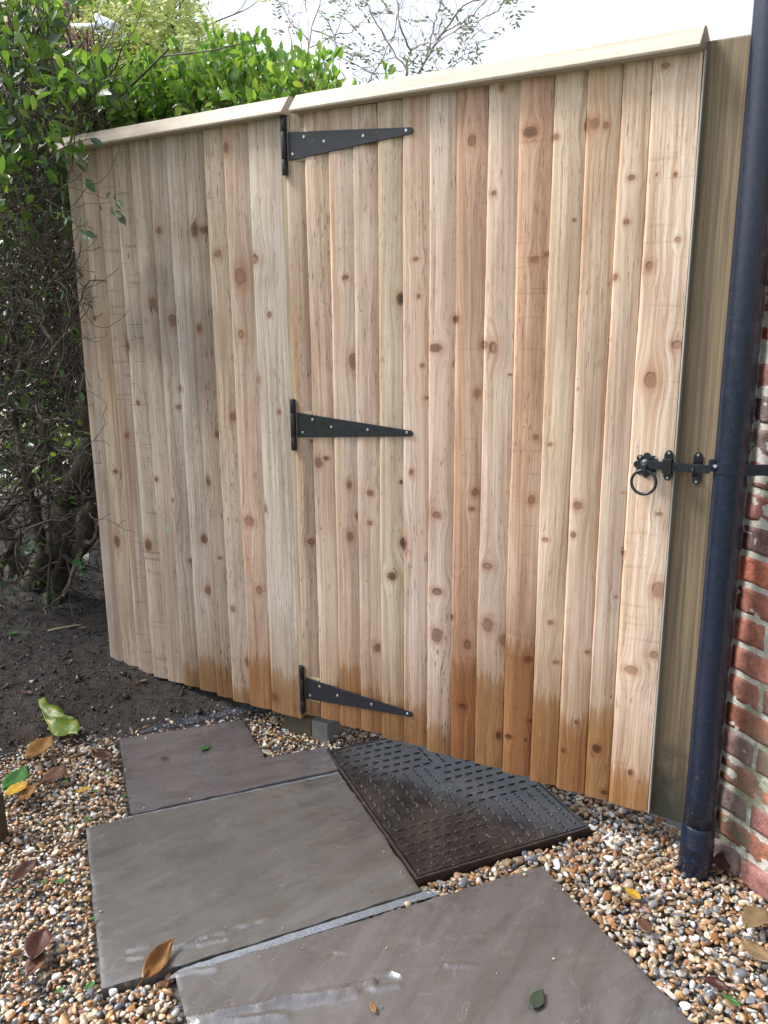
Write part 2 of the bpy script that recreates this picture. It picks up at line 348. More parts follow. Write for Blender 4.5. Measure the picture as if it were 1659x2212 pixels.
def mat_leaf(name, stops, rough=.32, tr=.38, trc=(.30, .50, .06)):
    g = NG(name); c = g.ramp(g.attr('lr'), stops); o = g.obj()
    c = g.mix(g.mr(g.noise(o, 60, 3), .4, .7, 0, .3), c, g.mix(1.0, c, (.6, .7, .5), 'MULTIPLY'))
    g.fin(c, rough, g.bump(g.noise(o, 140, 3), .3, .003), spec=.5)
    t = g.n('ShaderNodeBsdfTranslucent'); g.set(t.inputs[0], g.mix(.55, g.mix(1.0, c, (2.0, 2.0, 1.2), 'MULTIPLY'), trc))
    mx = g.n('ShaderNodeMixShader'); mx.inputs[0].default_value = tr; g.t.links.new(g.b.outputs[0], mx.inputs[1]); g.t.links.new(t.outputs[0], mx.inputs[2])
    g.t.links.new(mx.outputs[0], g.out.inputs[0]); return g.m
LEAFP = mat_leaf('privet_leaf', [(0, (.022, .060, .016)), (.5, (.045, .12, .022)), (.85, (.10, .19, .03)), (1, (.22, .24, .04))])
LEAFQ = mat_leaf('sunny_privet_leaf', [(0, (.04, .10, .022)), (.45, (.085, .20, .032)), (.8, (.17, .30, .05)), (1, (.32, .36, .07))], .34, .35)  # lighter copy of the privet leaf, sunlight put into the colour
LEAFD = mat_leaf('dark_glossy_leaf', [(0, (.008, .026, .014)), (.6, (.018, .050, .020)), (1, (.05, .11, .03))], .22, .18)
LEAFY = mat_leaf('golden_leaflet', [(0, (.22, .29, .09)), (.5, (.40, .46, .18)), (1, (.58, .56, .26))], .5, .28, (.45, .52, .22))  # leaflet colour raised to stand in for missing backlight
LEAFG = mat_leaf('grey_green_leaflet', [(0, (.16, .17, .14)), (1, (.24, .26, .20))], .5, .25, (.2, .25, .1))
LEAFBG = mat_leaf('background_leaf', [(0, (.02, .05, .018)), (.6, (.05, .10, .03)), (1, (.12, .18, .05))], .5, .35)
def mat_dead(name, a, b, trc, tr=.2, sc_=24):
    g = NG(name); o = g.obj(); n = g.noise(o, sc_, 4, .6); c = g.mix(g.mr(n, .38, .66), a, b)
    c = g.mix(g.mr(g.noise(o, sc_ * 6, 3), .64, .72, 0, .6), c, (.05, .03, .015))
    g.fin(c, .38, g.bump(g.noise(o, 90, 3), .4, .003))
    t = g.n('ShaderNodeBsdfTranslucent'); g.set(t.inputs[0], trc); mx = g.n('ShaderNodeMixShader'); mx.inputs[0].default_value = tr
    g.t.links.new(g.b.outputs[0], mx.inputs[1]); g.t.links.new(t.outputs[0], mx.inputs[2]); g.t.links.new(mx.outputs[0], g.out.inputs[0]); return g.m
LF_YG = mat_dead('yellow_green_leaf', (.10, .17, .02), (.24, .23, .03), (.4, .5, .05))
LF_OR = mat_dead('orange_brown_leaf', (.20, .095, .030), (.29, .16, .055), (.5, .25, .05))
LF_YL = mat_dead('yellow_leaf', (.50, .33, .04), (.38, .20, .04), (.6, .4, .05))
LF_BR = mat_dead('brown_leaf', (.09, .045, .03), (.14, .075, .05), (.2, .1, .05), .1)
LF_DK = mat_dead('dark_red_leaf', (.04, .014, .012), (.07, .025, .018), (.1, .03, .02), .05)
LF_GN = mat_dead('green_leaf', (.035, .12, .03), (.06, .17, .035), (.1, .35, .06))
LF_TN = mat_dead('tan_leaf', (.22, .155, .08), (.15, .10, .055), (.3, .2, .1), .1)

def mat_brick():
    g = NG('red_stock_brick'); o = g.obj(); c = g.attr('col', 'Color'); n = g.noise(o, 38, 6, .7); n2 = g.noise(o, 150, 4, .7); n3 = g.noise(o, 9, 4, .6); z = g.sep(o)[2]
    c = g.mix(g.mr(n, .38, .62, 0, .85), c, g.mix(1.0, c, (.55, .52, .54), 'MULTIPLY'))
    c = g.mix(g.mr(n2, .56, .70, 0, .55), c, (.32, .25, .22)); c = g.mix(g.mr(g.noise(o, 70, 5, .75), .56, .66, 0, .6), c, (.08, .05, .05))
    c = g.mix(g.math('MULTIPLY', g.mr(n3, .45, .62), g.mr(z, .75, .1, .05, .85)), c, (.125, .115, .085))
    c = g.mix(g.math('MULTIPLY', g.mr(g.noise(o, 17, 5, .7), .52, .66), g.mr(z, .75, .2, .0, .6)), c, (.09, .10, .045))
    return g.fin(c, .7, g.bump(g.math('ADD', n, g.math('MULTIPLY', n2, .5)), .8, .006))
BRICK = mat_brick()
def mat_pointing():
    g = NG('lime_pointing'); o = g.obj(); n = g.noise(o, 220, 4, .7); z = g.sep(o)[2]
    c = g.mix(g.mr(n, .35, .7), (.50, .48, .43), (.70, .67, .61))
    c = g.mix(g.math('MULTIPLY', g.mr(g.noise(o, 11, 4, .7), .42, .60), g.mr(z, 1.05, .3, .1, .75)), c, (.11, .13, .05))
    return g.fin(c, .85, g.bump(n, .8, .005))
POINT = mat_pointing()
def mat_grass():
    g = NG('lawn'); o = g.obj(); n = g.noise(o, 6, 6, .7)
    return g.fin(g.mix(g.mr(n, .35, .65), (.04, .07, .02), (.09, .12, .04)), .9, g.bump(n, 1, .05))
GRASS = mat_grass()
def mat_patio():
    g = NG('pale_patio'); o = g.obj(); n = g.noise(o, 8, 6, .7)
    return g.fin(g.mix(g.mr(n, .35, .65), (.38, .38, .40), (.52, .52, .54)), .7)
PATIO = mat_patio()
def mat_plain(name, a, b, s=12, rough=.7):
    g = NG(name); n = g.noise(g.obj(), s, 5, .65); return g.fin(g.mix(g.mr(n, .35, .7), a, b), rough, g.bump(n, .3, .004))

# ------------------------------------------------------------------ setting: ground sheets
me = MB().add([(-300, -300, -.07), (300, -300, -.07), (300, 300, -.07), (-300, 300, -.07)], [(0, 1, 2, 3)]).build('ground', GRASS)
tag(me, 'rough grassed garden ground around and beyond the fence', 'ground', kind='structure')

TH = 0.9393; SU = np.array([math.cos(TH), math.sin(TH), 0]); SV = np.array([-math.sin(TH), math.cos(TH), 0])
P3 = lambda a: np.array([a[0], a[1], 0.0])
s1 = [P3(p) for p in [(-2.076, -.364), (-1.710, -.644), (-1.333, -.150), (-1.447, -.055), (-1.571, -.216), (-1.809, -.044)]]
s2 = [P3(p) for p in [(-1.768, -.755), (-1.275, -1.120), (-.845, -.505), (-1.320, -.164)]]
e3 = np.array([-1.169, -1.013, 0]); r3 = np.array([-.622, -.268, 0]); dv = np.array([.187 - .622, -.576 + .268, 0]) * -1
dn = (np.array([-.187, -.576, 0]) - r3); dn /= np.linalg.norm(dn)
s3 = [e3, e3 + dn * .78, r3 + dn * .78, r3]
cv = [P3(p) for p in [(-1.427, -.079), (-.871, -.481), (-.563, -.049), (-1.119, .353)]]

def inset(poly, d):
    c = sum(poly) / len(poly); return [c + (p - c) * (1 - d / np.linalg.norm(p - c)) for p in poly]
def inpoly(x, y, poly):
    r = np.zeros(np.shape(x), bool); n = len(poly)
    for i in range(n):
        x0, y0 = poly[i][:2]; x1, y1 = poly[(i + 1) % n][:2]
        if y0 == y1: continue
        c = ((y0 > y) != (y1 > y)) & (x < (x1 - x0) * (y - y0) / (y1 - y0) + x0); r ^= c
    return r
def distpoly(x, y, poly):
    d = np.full(np.shape(x), 9.0); n = len(poly)
    for i in range(n):
        a = np.array(poly[i][:2]); b = np.array(poly[(i + 1) % n][:2]); ab = b - a
        t = np.clip(((x - a[0]) * ab[0] + (y - a[1]) * ab[1]) / (ab @ ab), 0, 1); d = np.minimum(d, np.hypot(x - a[0] - t * ab[0], y - a[1] - t * ab[1]))
    return d

# soft value noise for meshes
def vnoise(x, y, s, seed=0):
    x = np.asarray(x) * s + seed * 13.7; y = np.asarray(y) * s + seed * 7.1; xi = np.floor(x); yi = np.floor(y); fx = x - xi; fy = y - yi
    fx = fx * fx * (3 - 2 * fx); fy = fy * fy * (3 - 2 * fy)
    def h(a, b): v = np.sin(a * 127.1 + b * 311.7 + seed * 17.3) * 43758.5453; return v - np.floor(v)
    return (h(xi, yi) * (1 - fx) + h(xi + 1, yi) * fx) * (1 - fy) + (h(xi, yi + 1) * (1 - fx) + h(xi + 1, yi + 1) * fx) * fy
def fbm(x, y, s, seed=0, o=4):
    r = 0; a = .5
    for i in range(o): r = r + a * vnoise(x, y, s * 2 ** i, seed + i); a *= .5
    return r

# slabs: gridded tops with riven relief, clipped by polygon via bmesh
zr = lambda L: [(331.8 + .48 * a, 1880 + .48 * b_) for a, b_ in L]
z2_ = lambda L: [(.36 * a, 1614.5 + .36 * b_) for a, b_ in L]
RIDGES = [(zr([(150, 690), (400, 640), (600, 600), (750, 575), (900, 552)]), .0026, .011), (zr([(150, 675), (330, 650), (470, 615), (620, 580), (760, 570), (880, 545), (990, 508)]), .0022, .007), (zr([(200, 700), (450, 672), (600, 655)]), .0022, .007), (zr([(560, 590), (760, 545), (900, 520), (990, 505)]), .0018, .005), (zr([(990, 535), (1110, 520)]), .0018, .006), (zr([(980, 478), (1060, 462), (1110, 480)]), .0018, .006), (zr([(1120, 485), (1210, 455), (1300, 430), (1450, 432)]), .0016, .004),
          (zr([(1190, 352), (1360, 308), (1480, 285)]), .0014, .004), (zr([(100, 467), (200, 450), (290, 436)]), .0018, .005), (zr([(90, 345), (230, 302), (330, 262), (520, 206)]), .0015, .0038), (zr([(205, 338), (260, 318), (340, 302)]), .0017, .005), (z2_([(785, 1212), (895, 1182)]), .0018, .005), (z2_([(780, 1268), (865, 1252)]), .0014, .005), (z2_([(780, 1318), (850, 1305)]), .0014, .004), (z2_([(860, 1120), (1040, 1072)]), .0009, .004), (z2_([(1050, 1195), (1250, 1140), (1400, 1080), (1650, 1015)]), .0010, .0035),
          (zr([(640, 330), (700, 360), (860, 388), (940, 360), (1090, 325), (1200, 330)]), -.0012, .0035)]
RIDGES = [([onz(*q)[:2] for q in L], a, w_) for L, a, w_ in RIDGES]
def ridge_h(X, Y, jit=True):
    h = np.zeros(np.shape(X)); pud = np.zeros(np.shape(X)); jx = X + (fbm(X, Y, 55, 31, 3) - .45) * .010; jy = Y + (fbm(X, Y, 55, 37, 3) - .45) * .010
    for L, a, w_ in RIDGES:
        d = np.full(np.shape(X), 9.0)
        for i in range(len(L) - 1):
            A = L[i]; ab = L[i + 1] - A; t = np.clip(((jx - A[0]) * ab[0] + (jy - A[1]) * ab[1]) / (ab @ ab), 0, 1); d = np.minimum(d, np.hypot(jx - A[0] - t * ab[0], jy - A[1] - t * ab[1]))
        h = h + 3.2 * a * np.exp(-(d / w_) ** 2); pud = np.maximum(pud, np.exp(-(d / (w_ * 2.2)) ** 2))
    return h, pud
def slab(poly, mat, label, seed, puddle=None):
    me = bpy.data.meshes.new('paving_slab'); b = bmesh.new()
    # irregular (hand-dressed) outline
    pts = []
    for i in range(len(poly)):
        a, c = poly[i], poly[(i + 1) % len(poly)]; L = np.linalg.norm(c - a); n = max(2, int(L / .012)); nr = np.array([-(c - a)[1], (c - a)[0], 0]) / L
        for k in range(n):
            t = k / n; q = a + (c - a) * t; off = (fbm(q[0], q[1], 30, seed) - .47) * .008 * min(1, 8 * t, 8 * (1 - t)); pts.append(q + nr * off)
    x0 = min(p[0] for p in pts); x1 = max(p[0] for p in pts); y0 = min(p[1] for p in pts); y1 = max(p[1] for p in pts)
    st = .0065
    ring = [b.verts.new(p) for p in pts]
    f = b.faces.new(ring); b.normal_update()
    if f.normal.z < 0: f.normal_flip()
    for k in range(int((x1 - x0) / st)):
        bmesh.ops.bisect_plane(b, geom=b.verts[:] + b.edges[:] + b.faces[:], plane_co=(x0 + (k + .37) * st, 0, 0), plane_no=(1, 0, 0))
    for k in range(int((y1 - y0) / st)):
        bmesh.ops.bisect_plane(b, geom=b.verts[:] + b.edges[:] + b.faces[:], plane_co=(0, y0 + (k + .37) * st, 0), plane_no=(0, 1, 0))
    edge = set(v for e in b.edges if e.is_boundary for v in e.verts)
    X = np.array([v.co.x for v in b.verts]); Y = np.array([v.co.y for v in b.verts])
    u = X * SU[0] + Y * SU[1]; vv = X * SV[0] + Y * SV[1]
    hz = (fbm(u * .5 + .15 * fbm(u, vv, 5, seed), vv * 3.0, 6, seed, 4) - .47) * .010 + (fbm(X, Y, 3, seed + 9, 2) - .4) * .004
    de = distpoly(X, Y, poly); rh, _p = ridge_h(X, Y); ter = fbm(u * .6, vv * 3.2, 5, seed + 3, 3) * 9; ter = ter - np.floor(ter); hz = hz + rh + .0019 * np.clip(ter * 1.0, 0, 1) * np.clip((1 - ter) / .12, 0, 1)
    hz = hz - .002 * np.clip(1 - de / .012, 0, 1) ** 2
    if puddle:
        for (px, py, rx, ry, dep) in puddle:
            du = (X - px) * SU[0] + (Y - py) * SU[1]; dvv = (X - px) * SV[0] + (Y - py) * SV[1]
            m = np.exp(-(du / rx) ** 4 - (dvv / ry) ** 2); hz -= dep * m
    for v, h in zip(b.verts, hz): v.co.z = float(h)
    be = [e for e in b.edges if e.is_boundary]
    r = bmesh.ops.extrude_edge_only(b, edges=be)
    for g_ in r['geom']:
        if isinstance(g_, bmesh.types.BMVert): g_.co.z = -.04
    bmesh.ops.recalc_face_normals(b, faces=b.faces)
    b.to_mesh(me); b.free(); co = np.empty(len(me.vertices) * 3, np.float32); me.vertices.foreach_get('co', co); co = co.reshape(-1, 3); fattr(me, 'pud', ridge_h(co[:, 0], co[:, 1])[1])
    o = link('paving_slab', me, mat); smooth(me); m = o.modifiers.new('es', 'EDGE_SPLIT'); m.split_angle = math.radians(50)
    tag(o, label, 'paving slab', 'stone slabs of the garden path'); return o
slab(s1, SL1, 'purple-grey notched stone slab nearest the dark soil, furthest of the path', 1)
slab(s2, SL2, 'olive-grey rectangular stone slab in the middle of the path with an orange-brown leaf on it', 2)
slab(s3, SL3, 'large brown-grey wet stone slab nearest the viewer with shiny ripples of water', 3)
# mortar joints
mb = MB()
def joint(a0, a1, b0, b1, z=-.006):
    n = 40; V = []; F = []
    for i in range(n + 1):
        t = i / n; p = a0 + (a1 - a0) * t; q = b0 + (b1 - b0) * t
        for k in range(4):
            r = p + (q - p) * k / 3; V.append((r[0], r[1], z + (-.0015 if k in (0, 3) else .001) + .002 * (rnd.random() - .5)))
    for i in range(n):
        for k in range(3): j = i * 4 + k; F.append((j, j + 1, j + 5, j + 4))
    mb.add(V, F)
ex = SU * 0
joint(s1[1] - SU * .0, s1[2], s2[0] + SU * .07, s2[3])
joint(s2[1] + SU * .17, s2[2] + SU * .01, s3[0] - SU * .02, s3[0] + (s2[2] - s2[1]) * .86 + SV * -.0)
tag(mb.build('path_joint', MORTAR, sm=True), 'grey mortar joints between the stone slabs', 'path', kind='structure')

# ------------------------------------------------------------------ soil bed
soil_edge = [onz(*p)[:2] for p in [(-200, 1690), (0, 1630), (90, 1600), (180, 1590), (257, 1592), (400, 1568), (520, 1550), (560, 1535), (610, 1527)]]
def soil_y(x):
    xs = [p[0] for p in soil_edge]; ys = [p[1] for p in soil_edge]; o_ = np.argsort(xs); return np.interp(x, np.array(xs)[o_], np.array(ys)[o_])
def soil_h(x, y):
    d = np.clip(y - soil_y(x), -.2, 3); base = np.interp(d, [-.2, 0, .12, .5, 3], [-.05, -.004, .018, .045, .16])
    lf = np.clip((-2.1 - x) * .06, 0, .07) * np.clip(d * 3, 0, 1)
    return base + lf + (fbm(x, y, 9, 3) - .47) * .030 * np.clip(d * 6, .1, 1) + (fbm(x, y, 45, 5) - .47) * .026 * np.clip(d * 8, 0, 1)
gx_, gy_ = np.meshgrid(np.arange(-5.2, -1.6, .013), np.arange(-.95, 1.6, .013)); nx, ny = gx_.shape[1], gx_.shape[0]
idx = np.arange(nx * ny).reshape(ny, nx); Fq = np.stack([idx[:-1, :-1], idx[:-1, 1:], idx[1:, 1:], idx[1:, :-1]], -1).reshape(-1, 4)
me = fastmesh('soil', np.stack([gx_, gy_, soil_h(gx_, gy_)], -1).reshape(-1, 3), Fq, 4)
o = link('soil', me, SOIL); smooth(me); tag(o, 'dark bare garden soil under the hedge and along the fence foot', 'soil', kind='structure')
# gravel base and grit
o = MB().add([(-3.2, -2.6, -.028), (1.2, -2.6, -.028), (1.2, .9, -.028), (-3.2, .9, -.028)], [(0, 1, 2, 3)]).build('gravel_base', GRIT)
tag(o, 'dark grit under the loose pebbles', 'ground', kind='structure')

# ------------------------------------------------------------------ pebbles (uncountable)
def ico(sub=2):
    b = bmesh.new(); bmesh.ops.create_icosphere(b, subdivisions=sub, radius=1); b.verts.ensure_lookup_table()
    V = np.array([v.co[:] for v in b.verts]); F = np.array([[v.index for v in f.verts] for f in b.faces]); b.free(); return V, F
IV, IF = ico(2)
def variant(sd):
    r = np.random.default_rng(sd); V = IV.copy()
    for _ in range(8):
        d = r.normal(size=3); d /= np.linalg.norm(d); V += d * (np.maximum(0, V @ d - r.uniform(.1, .5)) * r.uniform(-.95, .35))[:, None]
    V *= 1 + .07 * np.sin(IV @ r.normal(size=(3, 1)) * 3 + r.uniform(0, 6)); return V
VARS = [variant(i) for i in range(24)]
PAL = np.array([(.36, .18, .075), (.42, .25, .12), (.48, .34, .19), (.58, .46, .29), (.66, .58, .44), (.68, .66, .62), (.30, .30, .30), (.18, .20, .23), (.10, .11, .13), (.26, .17, .10), (.40, .24, .17), (.30, .22, .13), (.62, .64, .66), (.13, .10, .07), (.46, .38, .28)])
PW = np.array([15, 11, 8, 8, 8, 8, 7, 9, 8, 10, 6, 7, 6, 5, 6.0]); PW /= PW.sum()
def scatter(name, pts, sizes, zs, mat, flat=.55, parent=None):
    n = len(pts); nv = len(IV); V = np.empty((n, nv, 3), np.float32); cols = np.empty((n, nv, 3), np.float32)
    for i in range(n):
        v = VARS[i % len(VARS)]; a = sizes[i] * .5; sc3 = np.array([a * rng.uniform(.9, 1.35), a * rng.uniform(.62, .95), a * rng.uniform(flat * .75, flat * 1.35)])
        q = v * sc3; al, be, ga = rng.normal(0, .38), rng.normal(0, .38), rng.uniform(0, 6.283)
        ca, sa, cb, sb, cg, sg = math.cos(al), math.sin(al), math.cos(be), math.sin(be), math.cos(ga), math.sin(ga)
        Rm = np.array([[cg, -sg, 0], [sg, cg, 0], [0, 0, 1]]) @ np.array([[cb, 0, sb], [0, 1, 0], [-sb, 0, cb]]) @ np.array([[1, 0, 0], [0, ca, -sa], [0, sa, ca]])
        V[i] = q @ Rm.T + np.array([pts[i][0], pts[i][1], zs[i]])
        cc = PAL[rng.choice(len(PAL), p=PW)] * rng.uniform(.58, 1.02); cols[i] = cc
        if len(PAL) > 9 and rng.random() < .25: cols[i, v[:, 0] > rng.uniform(.1, .6)] = PAL[rng.choice([4, 5, 0, 8])]
    F = (IF[None] + (np.arange(n) * nv)[:, None, None]).reshape(-1, 3)
    me = fastmesh(name, V.reshape(-1, 3), F, 3); cattr(me, 'col', cols.reshape(-1, 3)); o = link(name, me, mat, parent); me.polygons.foreach_set('use_smooth', np.repeat(rng.random(n) > .42, len(IF))); return o
def gen_gravel():
    pts = []; sz = []; zs = []
    SL = [s1, s2, s3]; 
    cell = .0110
    xx, yy = np.meshgrid(np.arange(-2.75, .35, cell), np.arange(-1.45, .36, cell)); xx = xx + rng.uniform(-.5, .5, xx.shape) * cell; yy = yy + rng.uniform(-.5, .5, yy.shape) * cell
    x = xx.ravel(); y = yy.ravel(); size = rng.uniform(.0105, .0185, x.shape) * (1 + .5 * (rng.random(x.shape) < .2)); size *= np.where(x < -1.3, .92, 1.15)
    keep = np.ones(x.shape, bool)
    for p in SL + [cv]: keep &= ~inpoly(x, y, p) & (distpoly(x, y, p) > size * .42)
    dS = y - soil_y(x); keep &= ~((x < -1.62) & (dS > .0) & (rng.random(x.shape) > np.exp(-dS * 22) * .55)); keep &= ~((x < -1.62) & (dS > .16))
    keep &= ~((y > .10) & (x < -1.5))
    # outside view frustum
    d = np.stack([x, y, x * 0], 1) - CAM; zc = d @ CF; px = W0 / 2 + FPX * (d @ CR) / zc; py = H0 / 2 - FPX * (d @ CU) / zc
    keep &= (px > -160) & (px < W0 + 160) & (py < H0 + 180)
    # house wall side
    wl = (x + .219) * SU[0] + (y + .017) * SU[1]; keep &= wl < -.006
    x, y, size = x[keep], y[keep], size[keep]
    z = -.026 + size * .25 + rng.uniform(0, .014, x.shape) + (fbm(x, y, 5, 2) - .45) * .012
    dm = np.minimum.reduce([distpoly(x, y, p) for p in SL + [cv]]); z -= .006 * np.clip(1 - dm / .03, 0, 1)
    z = np.where(x < -1.62, np.maximum(z, soil_h(x, y) - .002), z)
    return np.stack([x, y], 1), size, z
gp, gs, gz = gen_gravel()
o = scatter('gravel', gp, gs, gz, PEB); tag(o, 'wet multicoloured flint gravel around the stone slabs', 'gravel', kind='stuff')
print('pebbles', len(gp))

# stray stones, splinters of flint and grit lying on the slabs and the cover (uncountable)
n_ = 900; sx_ = rng.uniform(-2.1, -.15, n_ * 4); sy_ = rng.uniform(-1.3, .12, n_ * 4); k_ = np.zeros(sx_.shape, bool); dd_ = np.full(sx_.shape, 9.0)
for p in (s1, s2, s3, cv): k_ |= inpoly(sx_, sy_, p); dd_ = np.minimum(dd_, distpoly(sx_, sy_, p))
k_ &= rng.random(sx_.shape) < .04 + .9 * np.exp(-dd_ / .012); sx_, sy_ = sx_[k_][:n_], sy_[k_][:n_]
sz_ = rng.uniform(.0016, .0042, len(sx_)) * (1 + 1.6 * (rng.random(len(sx_)) < .05))
o = scatter('grit', np.stack([sx_, sy_], 1), sz_, np.full(len(sx_), .0035), PEB, .7); tag(o, 'grit and tiny stones scattered on the slabs and the cover', 'grit', kind='stuff')
# soil crumbs
n = 8500; ax_ = rng.uniform(-3.6, -1.62, n * 3); ay_ = rng.uniform(-.75, .75, n * 3); k_ = (ay_ > soil_y(ax_)) & ~inpoly(ax_, ay_, s1); ax_, ay_ = ax_[k_][:n], ay_[k_][:n]
zz_ = soil_h(ax_, ay_); sz_ = rng.uniform(.003, .010, len(ax_)) * (1 + (rng.random(len(ax_)) < .08)) * (1 + (rng.random(len(ax_)) < .06))
PALg = PAL.copy(); PAL = np.array([(.030, .023, .019), (.050, .036, .027), (.020, .016, .014), (.075, .052, .035), (.11, .08, .05)]); PWg = PW; PW = np.array([.35, .3, .22, .09, .04]); 
o = scatter('soil_crumbs', np.stack([ax_, ay_], 1), sz_, zz_ + .001, PEB, .8); tag(o, 'loose crumbs of dark soil', 'soil', kind='stuff')
PAL = PALg; PW = PWg
# blue-grey grit strip between soil and the far slab
n = 2600; t_ = rng.uniform(0, 1, n); e0 = onz(300, 1585); e1 = onz(600, 1528); gxp = e0[0] + (e1[0] - e0[0]) * t_; gyp = e0[1] + (e1[1] - e0[1]) * t_ + np.abs(rng.normal(0, .035, n)) + .003
k_ = ~inpoly(gxp, gyp, s1); gxp, gyp = gxp[k_], gyp[k_]
PALg = PAL.copy(); PAL = np.array([(.07, .08, .11), (.14, .16, .20), (.04, .045, .06), (.24, .26, .3)]); PWg = PW; PW = np.array([.4, .3, .2, .1])
o = scatter('fine_grit', np.stack([gxp, gyp], 1), rng.uniform(.0025, .005, len(gxp)), soil_h(gxp, gyp) + .002, PEB, .9); tag(o, 'fine blue-grey grit spilled beside the notched slab', 'grit', kind='stuff')
PAL = PALg; PW = PWg

# ------------------------------------------------------------------ boards
# knots in photo coordinates (x, y, radius px, darkness 0..1, aspect)
KN = [(206, 687, 6, .9), (278, 748, 7, .9), (330, 655, 9, .6), (345, 497, 7, .5), (423, 497, 9, .8), (443, 497, 10, .75), (372, 692, 10, .6), (432, 710, 8, .8), (472, 548, 9, .2), (520, 600, 11, .1), (553, 560, 12, .2), (522, 722, 9, .1), (322, 1177, 8, .8), (255, 1170, 6, .7), (540, 1125, 11, .15), (412, 1212, 7, .6), (448, 1275, 9, .6), (475, 1205, 6, .6), (592, 1505, 10, .35), (535, 1430, 9, .5), (560, 1275, 8, .1), (250, 1018, 6, .7), (375, 1080, 6, .6), (452, 1042, 6, .7), (340, 1035, 5, .7), (470, 940, 6, .7), (605, 890, 5, .5), (585, 680, 6, .5), (300, 870, 5, .8), (390, 840, 6, .6), (502, 900, 6, .4), (575, 1100, 7, .5), (505, 1315, 6, .5), (275, 940, 5, .6), (490, 320, 6, .4), (385, 880, 6, .5), (440, 1165, 6, .7), (560, 820, 6, .2),
      (747, 600, 9, .5), (763, 780, 12, .5), (865, 645, 11, 1), (942, 752, 15, .7), (985, 690, 8, .9), (870, 1175, 12, 1), (849, 1245, 12, .9), (865, 1042, 6, .9), (690, 1000, 8, .6), (672, 950, 7, .6), (672, 1170, 12, .5), (705, 990, 7, .7), (945, 1112, 12, .4), (945, 1277, 15, .5), (945, 1372, 16, .6), (977, 1332, 8, .9), (800, 1065, 7, .5), (770, 1115, 6, .5), (755, 1048, 6, .6), (757, 1160, 8, .5), (815, 1400, 6, .6), (800, 1130, 6, .4), (1020, 305, 11, .4), (1147, 287, 15, .75), (1200, 297, 9, .4), (1268, 272, 11, .2), (1287, 268, 10, .3), (1310, 272, 7, .3), (1048, 745, 11, .3), (1067, 750, 12, .2), (1155, 562, 9, .3), (1182, 548, 8, .3), (1068, 418, 8, .5), (1152, 285, 8, .6), (1465, 518, 10, .1), (1463, 745, 15, .1), (1406, 820, 17, .25), (1403, 575, 12, .1), (1413, 1414, 13, .15), (1365, 1446, 14, .2), (1425, 1275, 14, .15), (1424, 1110, 7, .3), (1290, 1617, 11, .8), (1304, 1712, 11, .7), (1362, 1667, 8, .6), (1200, 1432, 9, .3), (1148, 1080, 8, .3), (1157, 945, 8, .3), (1025, 1065, 7, .4), (1055, 1222, 13, .15), (1055, 1350, 13, .2), (1087, 1385, 11, .3), (1010, 1392, 12, .4), (1000, 1525, 9, .7), (1100, 1590, 12, .7), (1076, 1590, 8, .7), (1140, 1425, 11, .5), (1020, 1100, 7, .5), (1250, 1092, 10, .4), (1268, 1410, 8, .3), (1145, 1560, 9, .7), (1218, 1620, 6, .7), (1135, 1600, 7, .7), (1330, 1290, 5, .4), (1345, 1065, 6, .4), (1365, 385, 9, .5), (1330, 600, 7, .5), (1315, 735, 5, .5), (1345, 1195, 6, .4), (1440, 143, 12, .4), (1085, 190, 8, .2), (1240, 475, 5, .5), (1250, 840, 5, .4), (1355, 480, 7, .4), (1190, 1345, 7, .4), (1190, 960, 6, .4), (1180, 1165, 9, .3), (1420, 1690, 6, .3), (1245, 1560, 6, .7), (1030, 850, 7, .3), (900, 560, 7, .5), (905, 640, 6, .5), (912, 790, 7, .3), (1100, 810, 6, .3), (800, 300, 8, .3), (1240, 1155, 6, .6), (890, 1020, 6, .6), (920, 860, 6, .5), (1460, 378, 6, .6), (1420, 378, 5, .6)]
KW = []
for x, y, r, dk in KN:
    p = ony(x, y, -.026); pr = ony(x + r, y, -.026); KW.append((p[0], p[2], abs(pr[0] - p[0]) * rnd.uniform(.78, 1.0), dk))
ZT = 1.931
WEA = [(float(ony(x, y)[0]), float(ony(x, y)[2]), sx, sz, a) for x, y, sx, sz, a in [(345, 610, .10, .10, .8), (365, 720, .22, .12, .9), (455, 780, .10, .30, .7), (430, 500, .09, .03, .5), (395, 1000, .22, .35, .35), (680, 700, .05, .6, .6), (685, 1150, .05, .3, .6), (960, 700, .05, .5, .45), (435, 1150, .08, .12, .5), (800, 300, .3, .03, .3), (540, 900, .05, .4, .3)]]
XF = [-2.494, -2.421, -2.34, -2.26, -2.182, -2.102, -2.023, -1.94, -1.864, -1.785, -1.688, -1.566]
XG = [-1.552, -1.483, -1.404, -1.323, -1.244, -1.165, -1.084, -1.005, -.922, -.837, -.751, -.672, -.591, -.524, -.421]
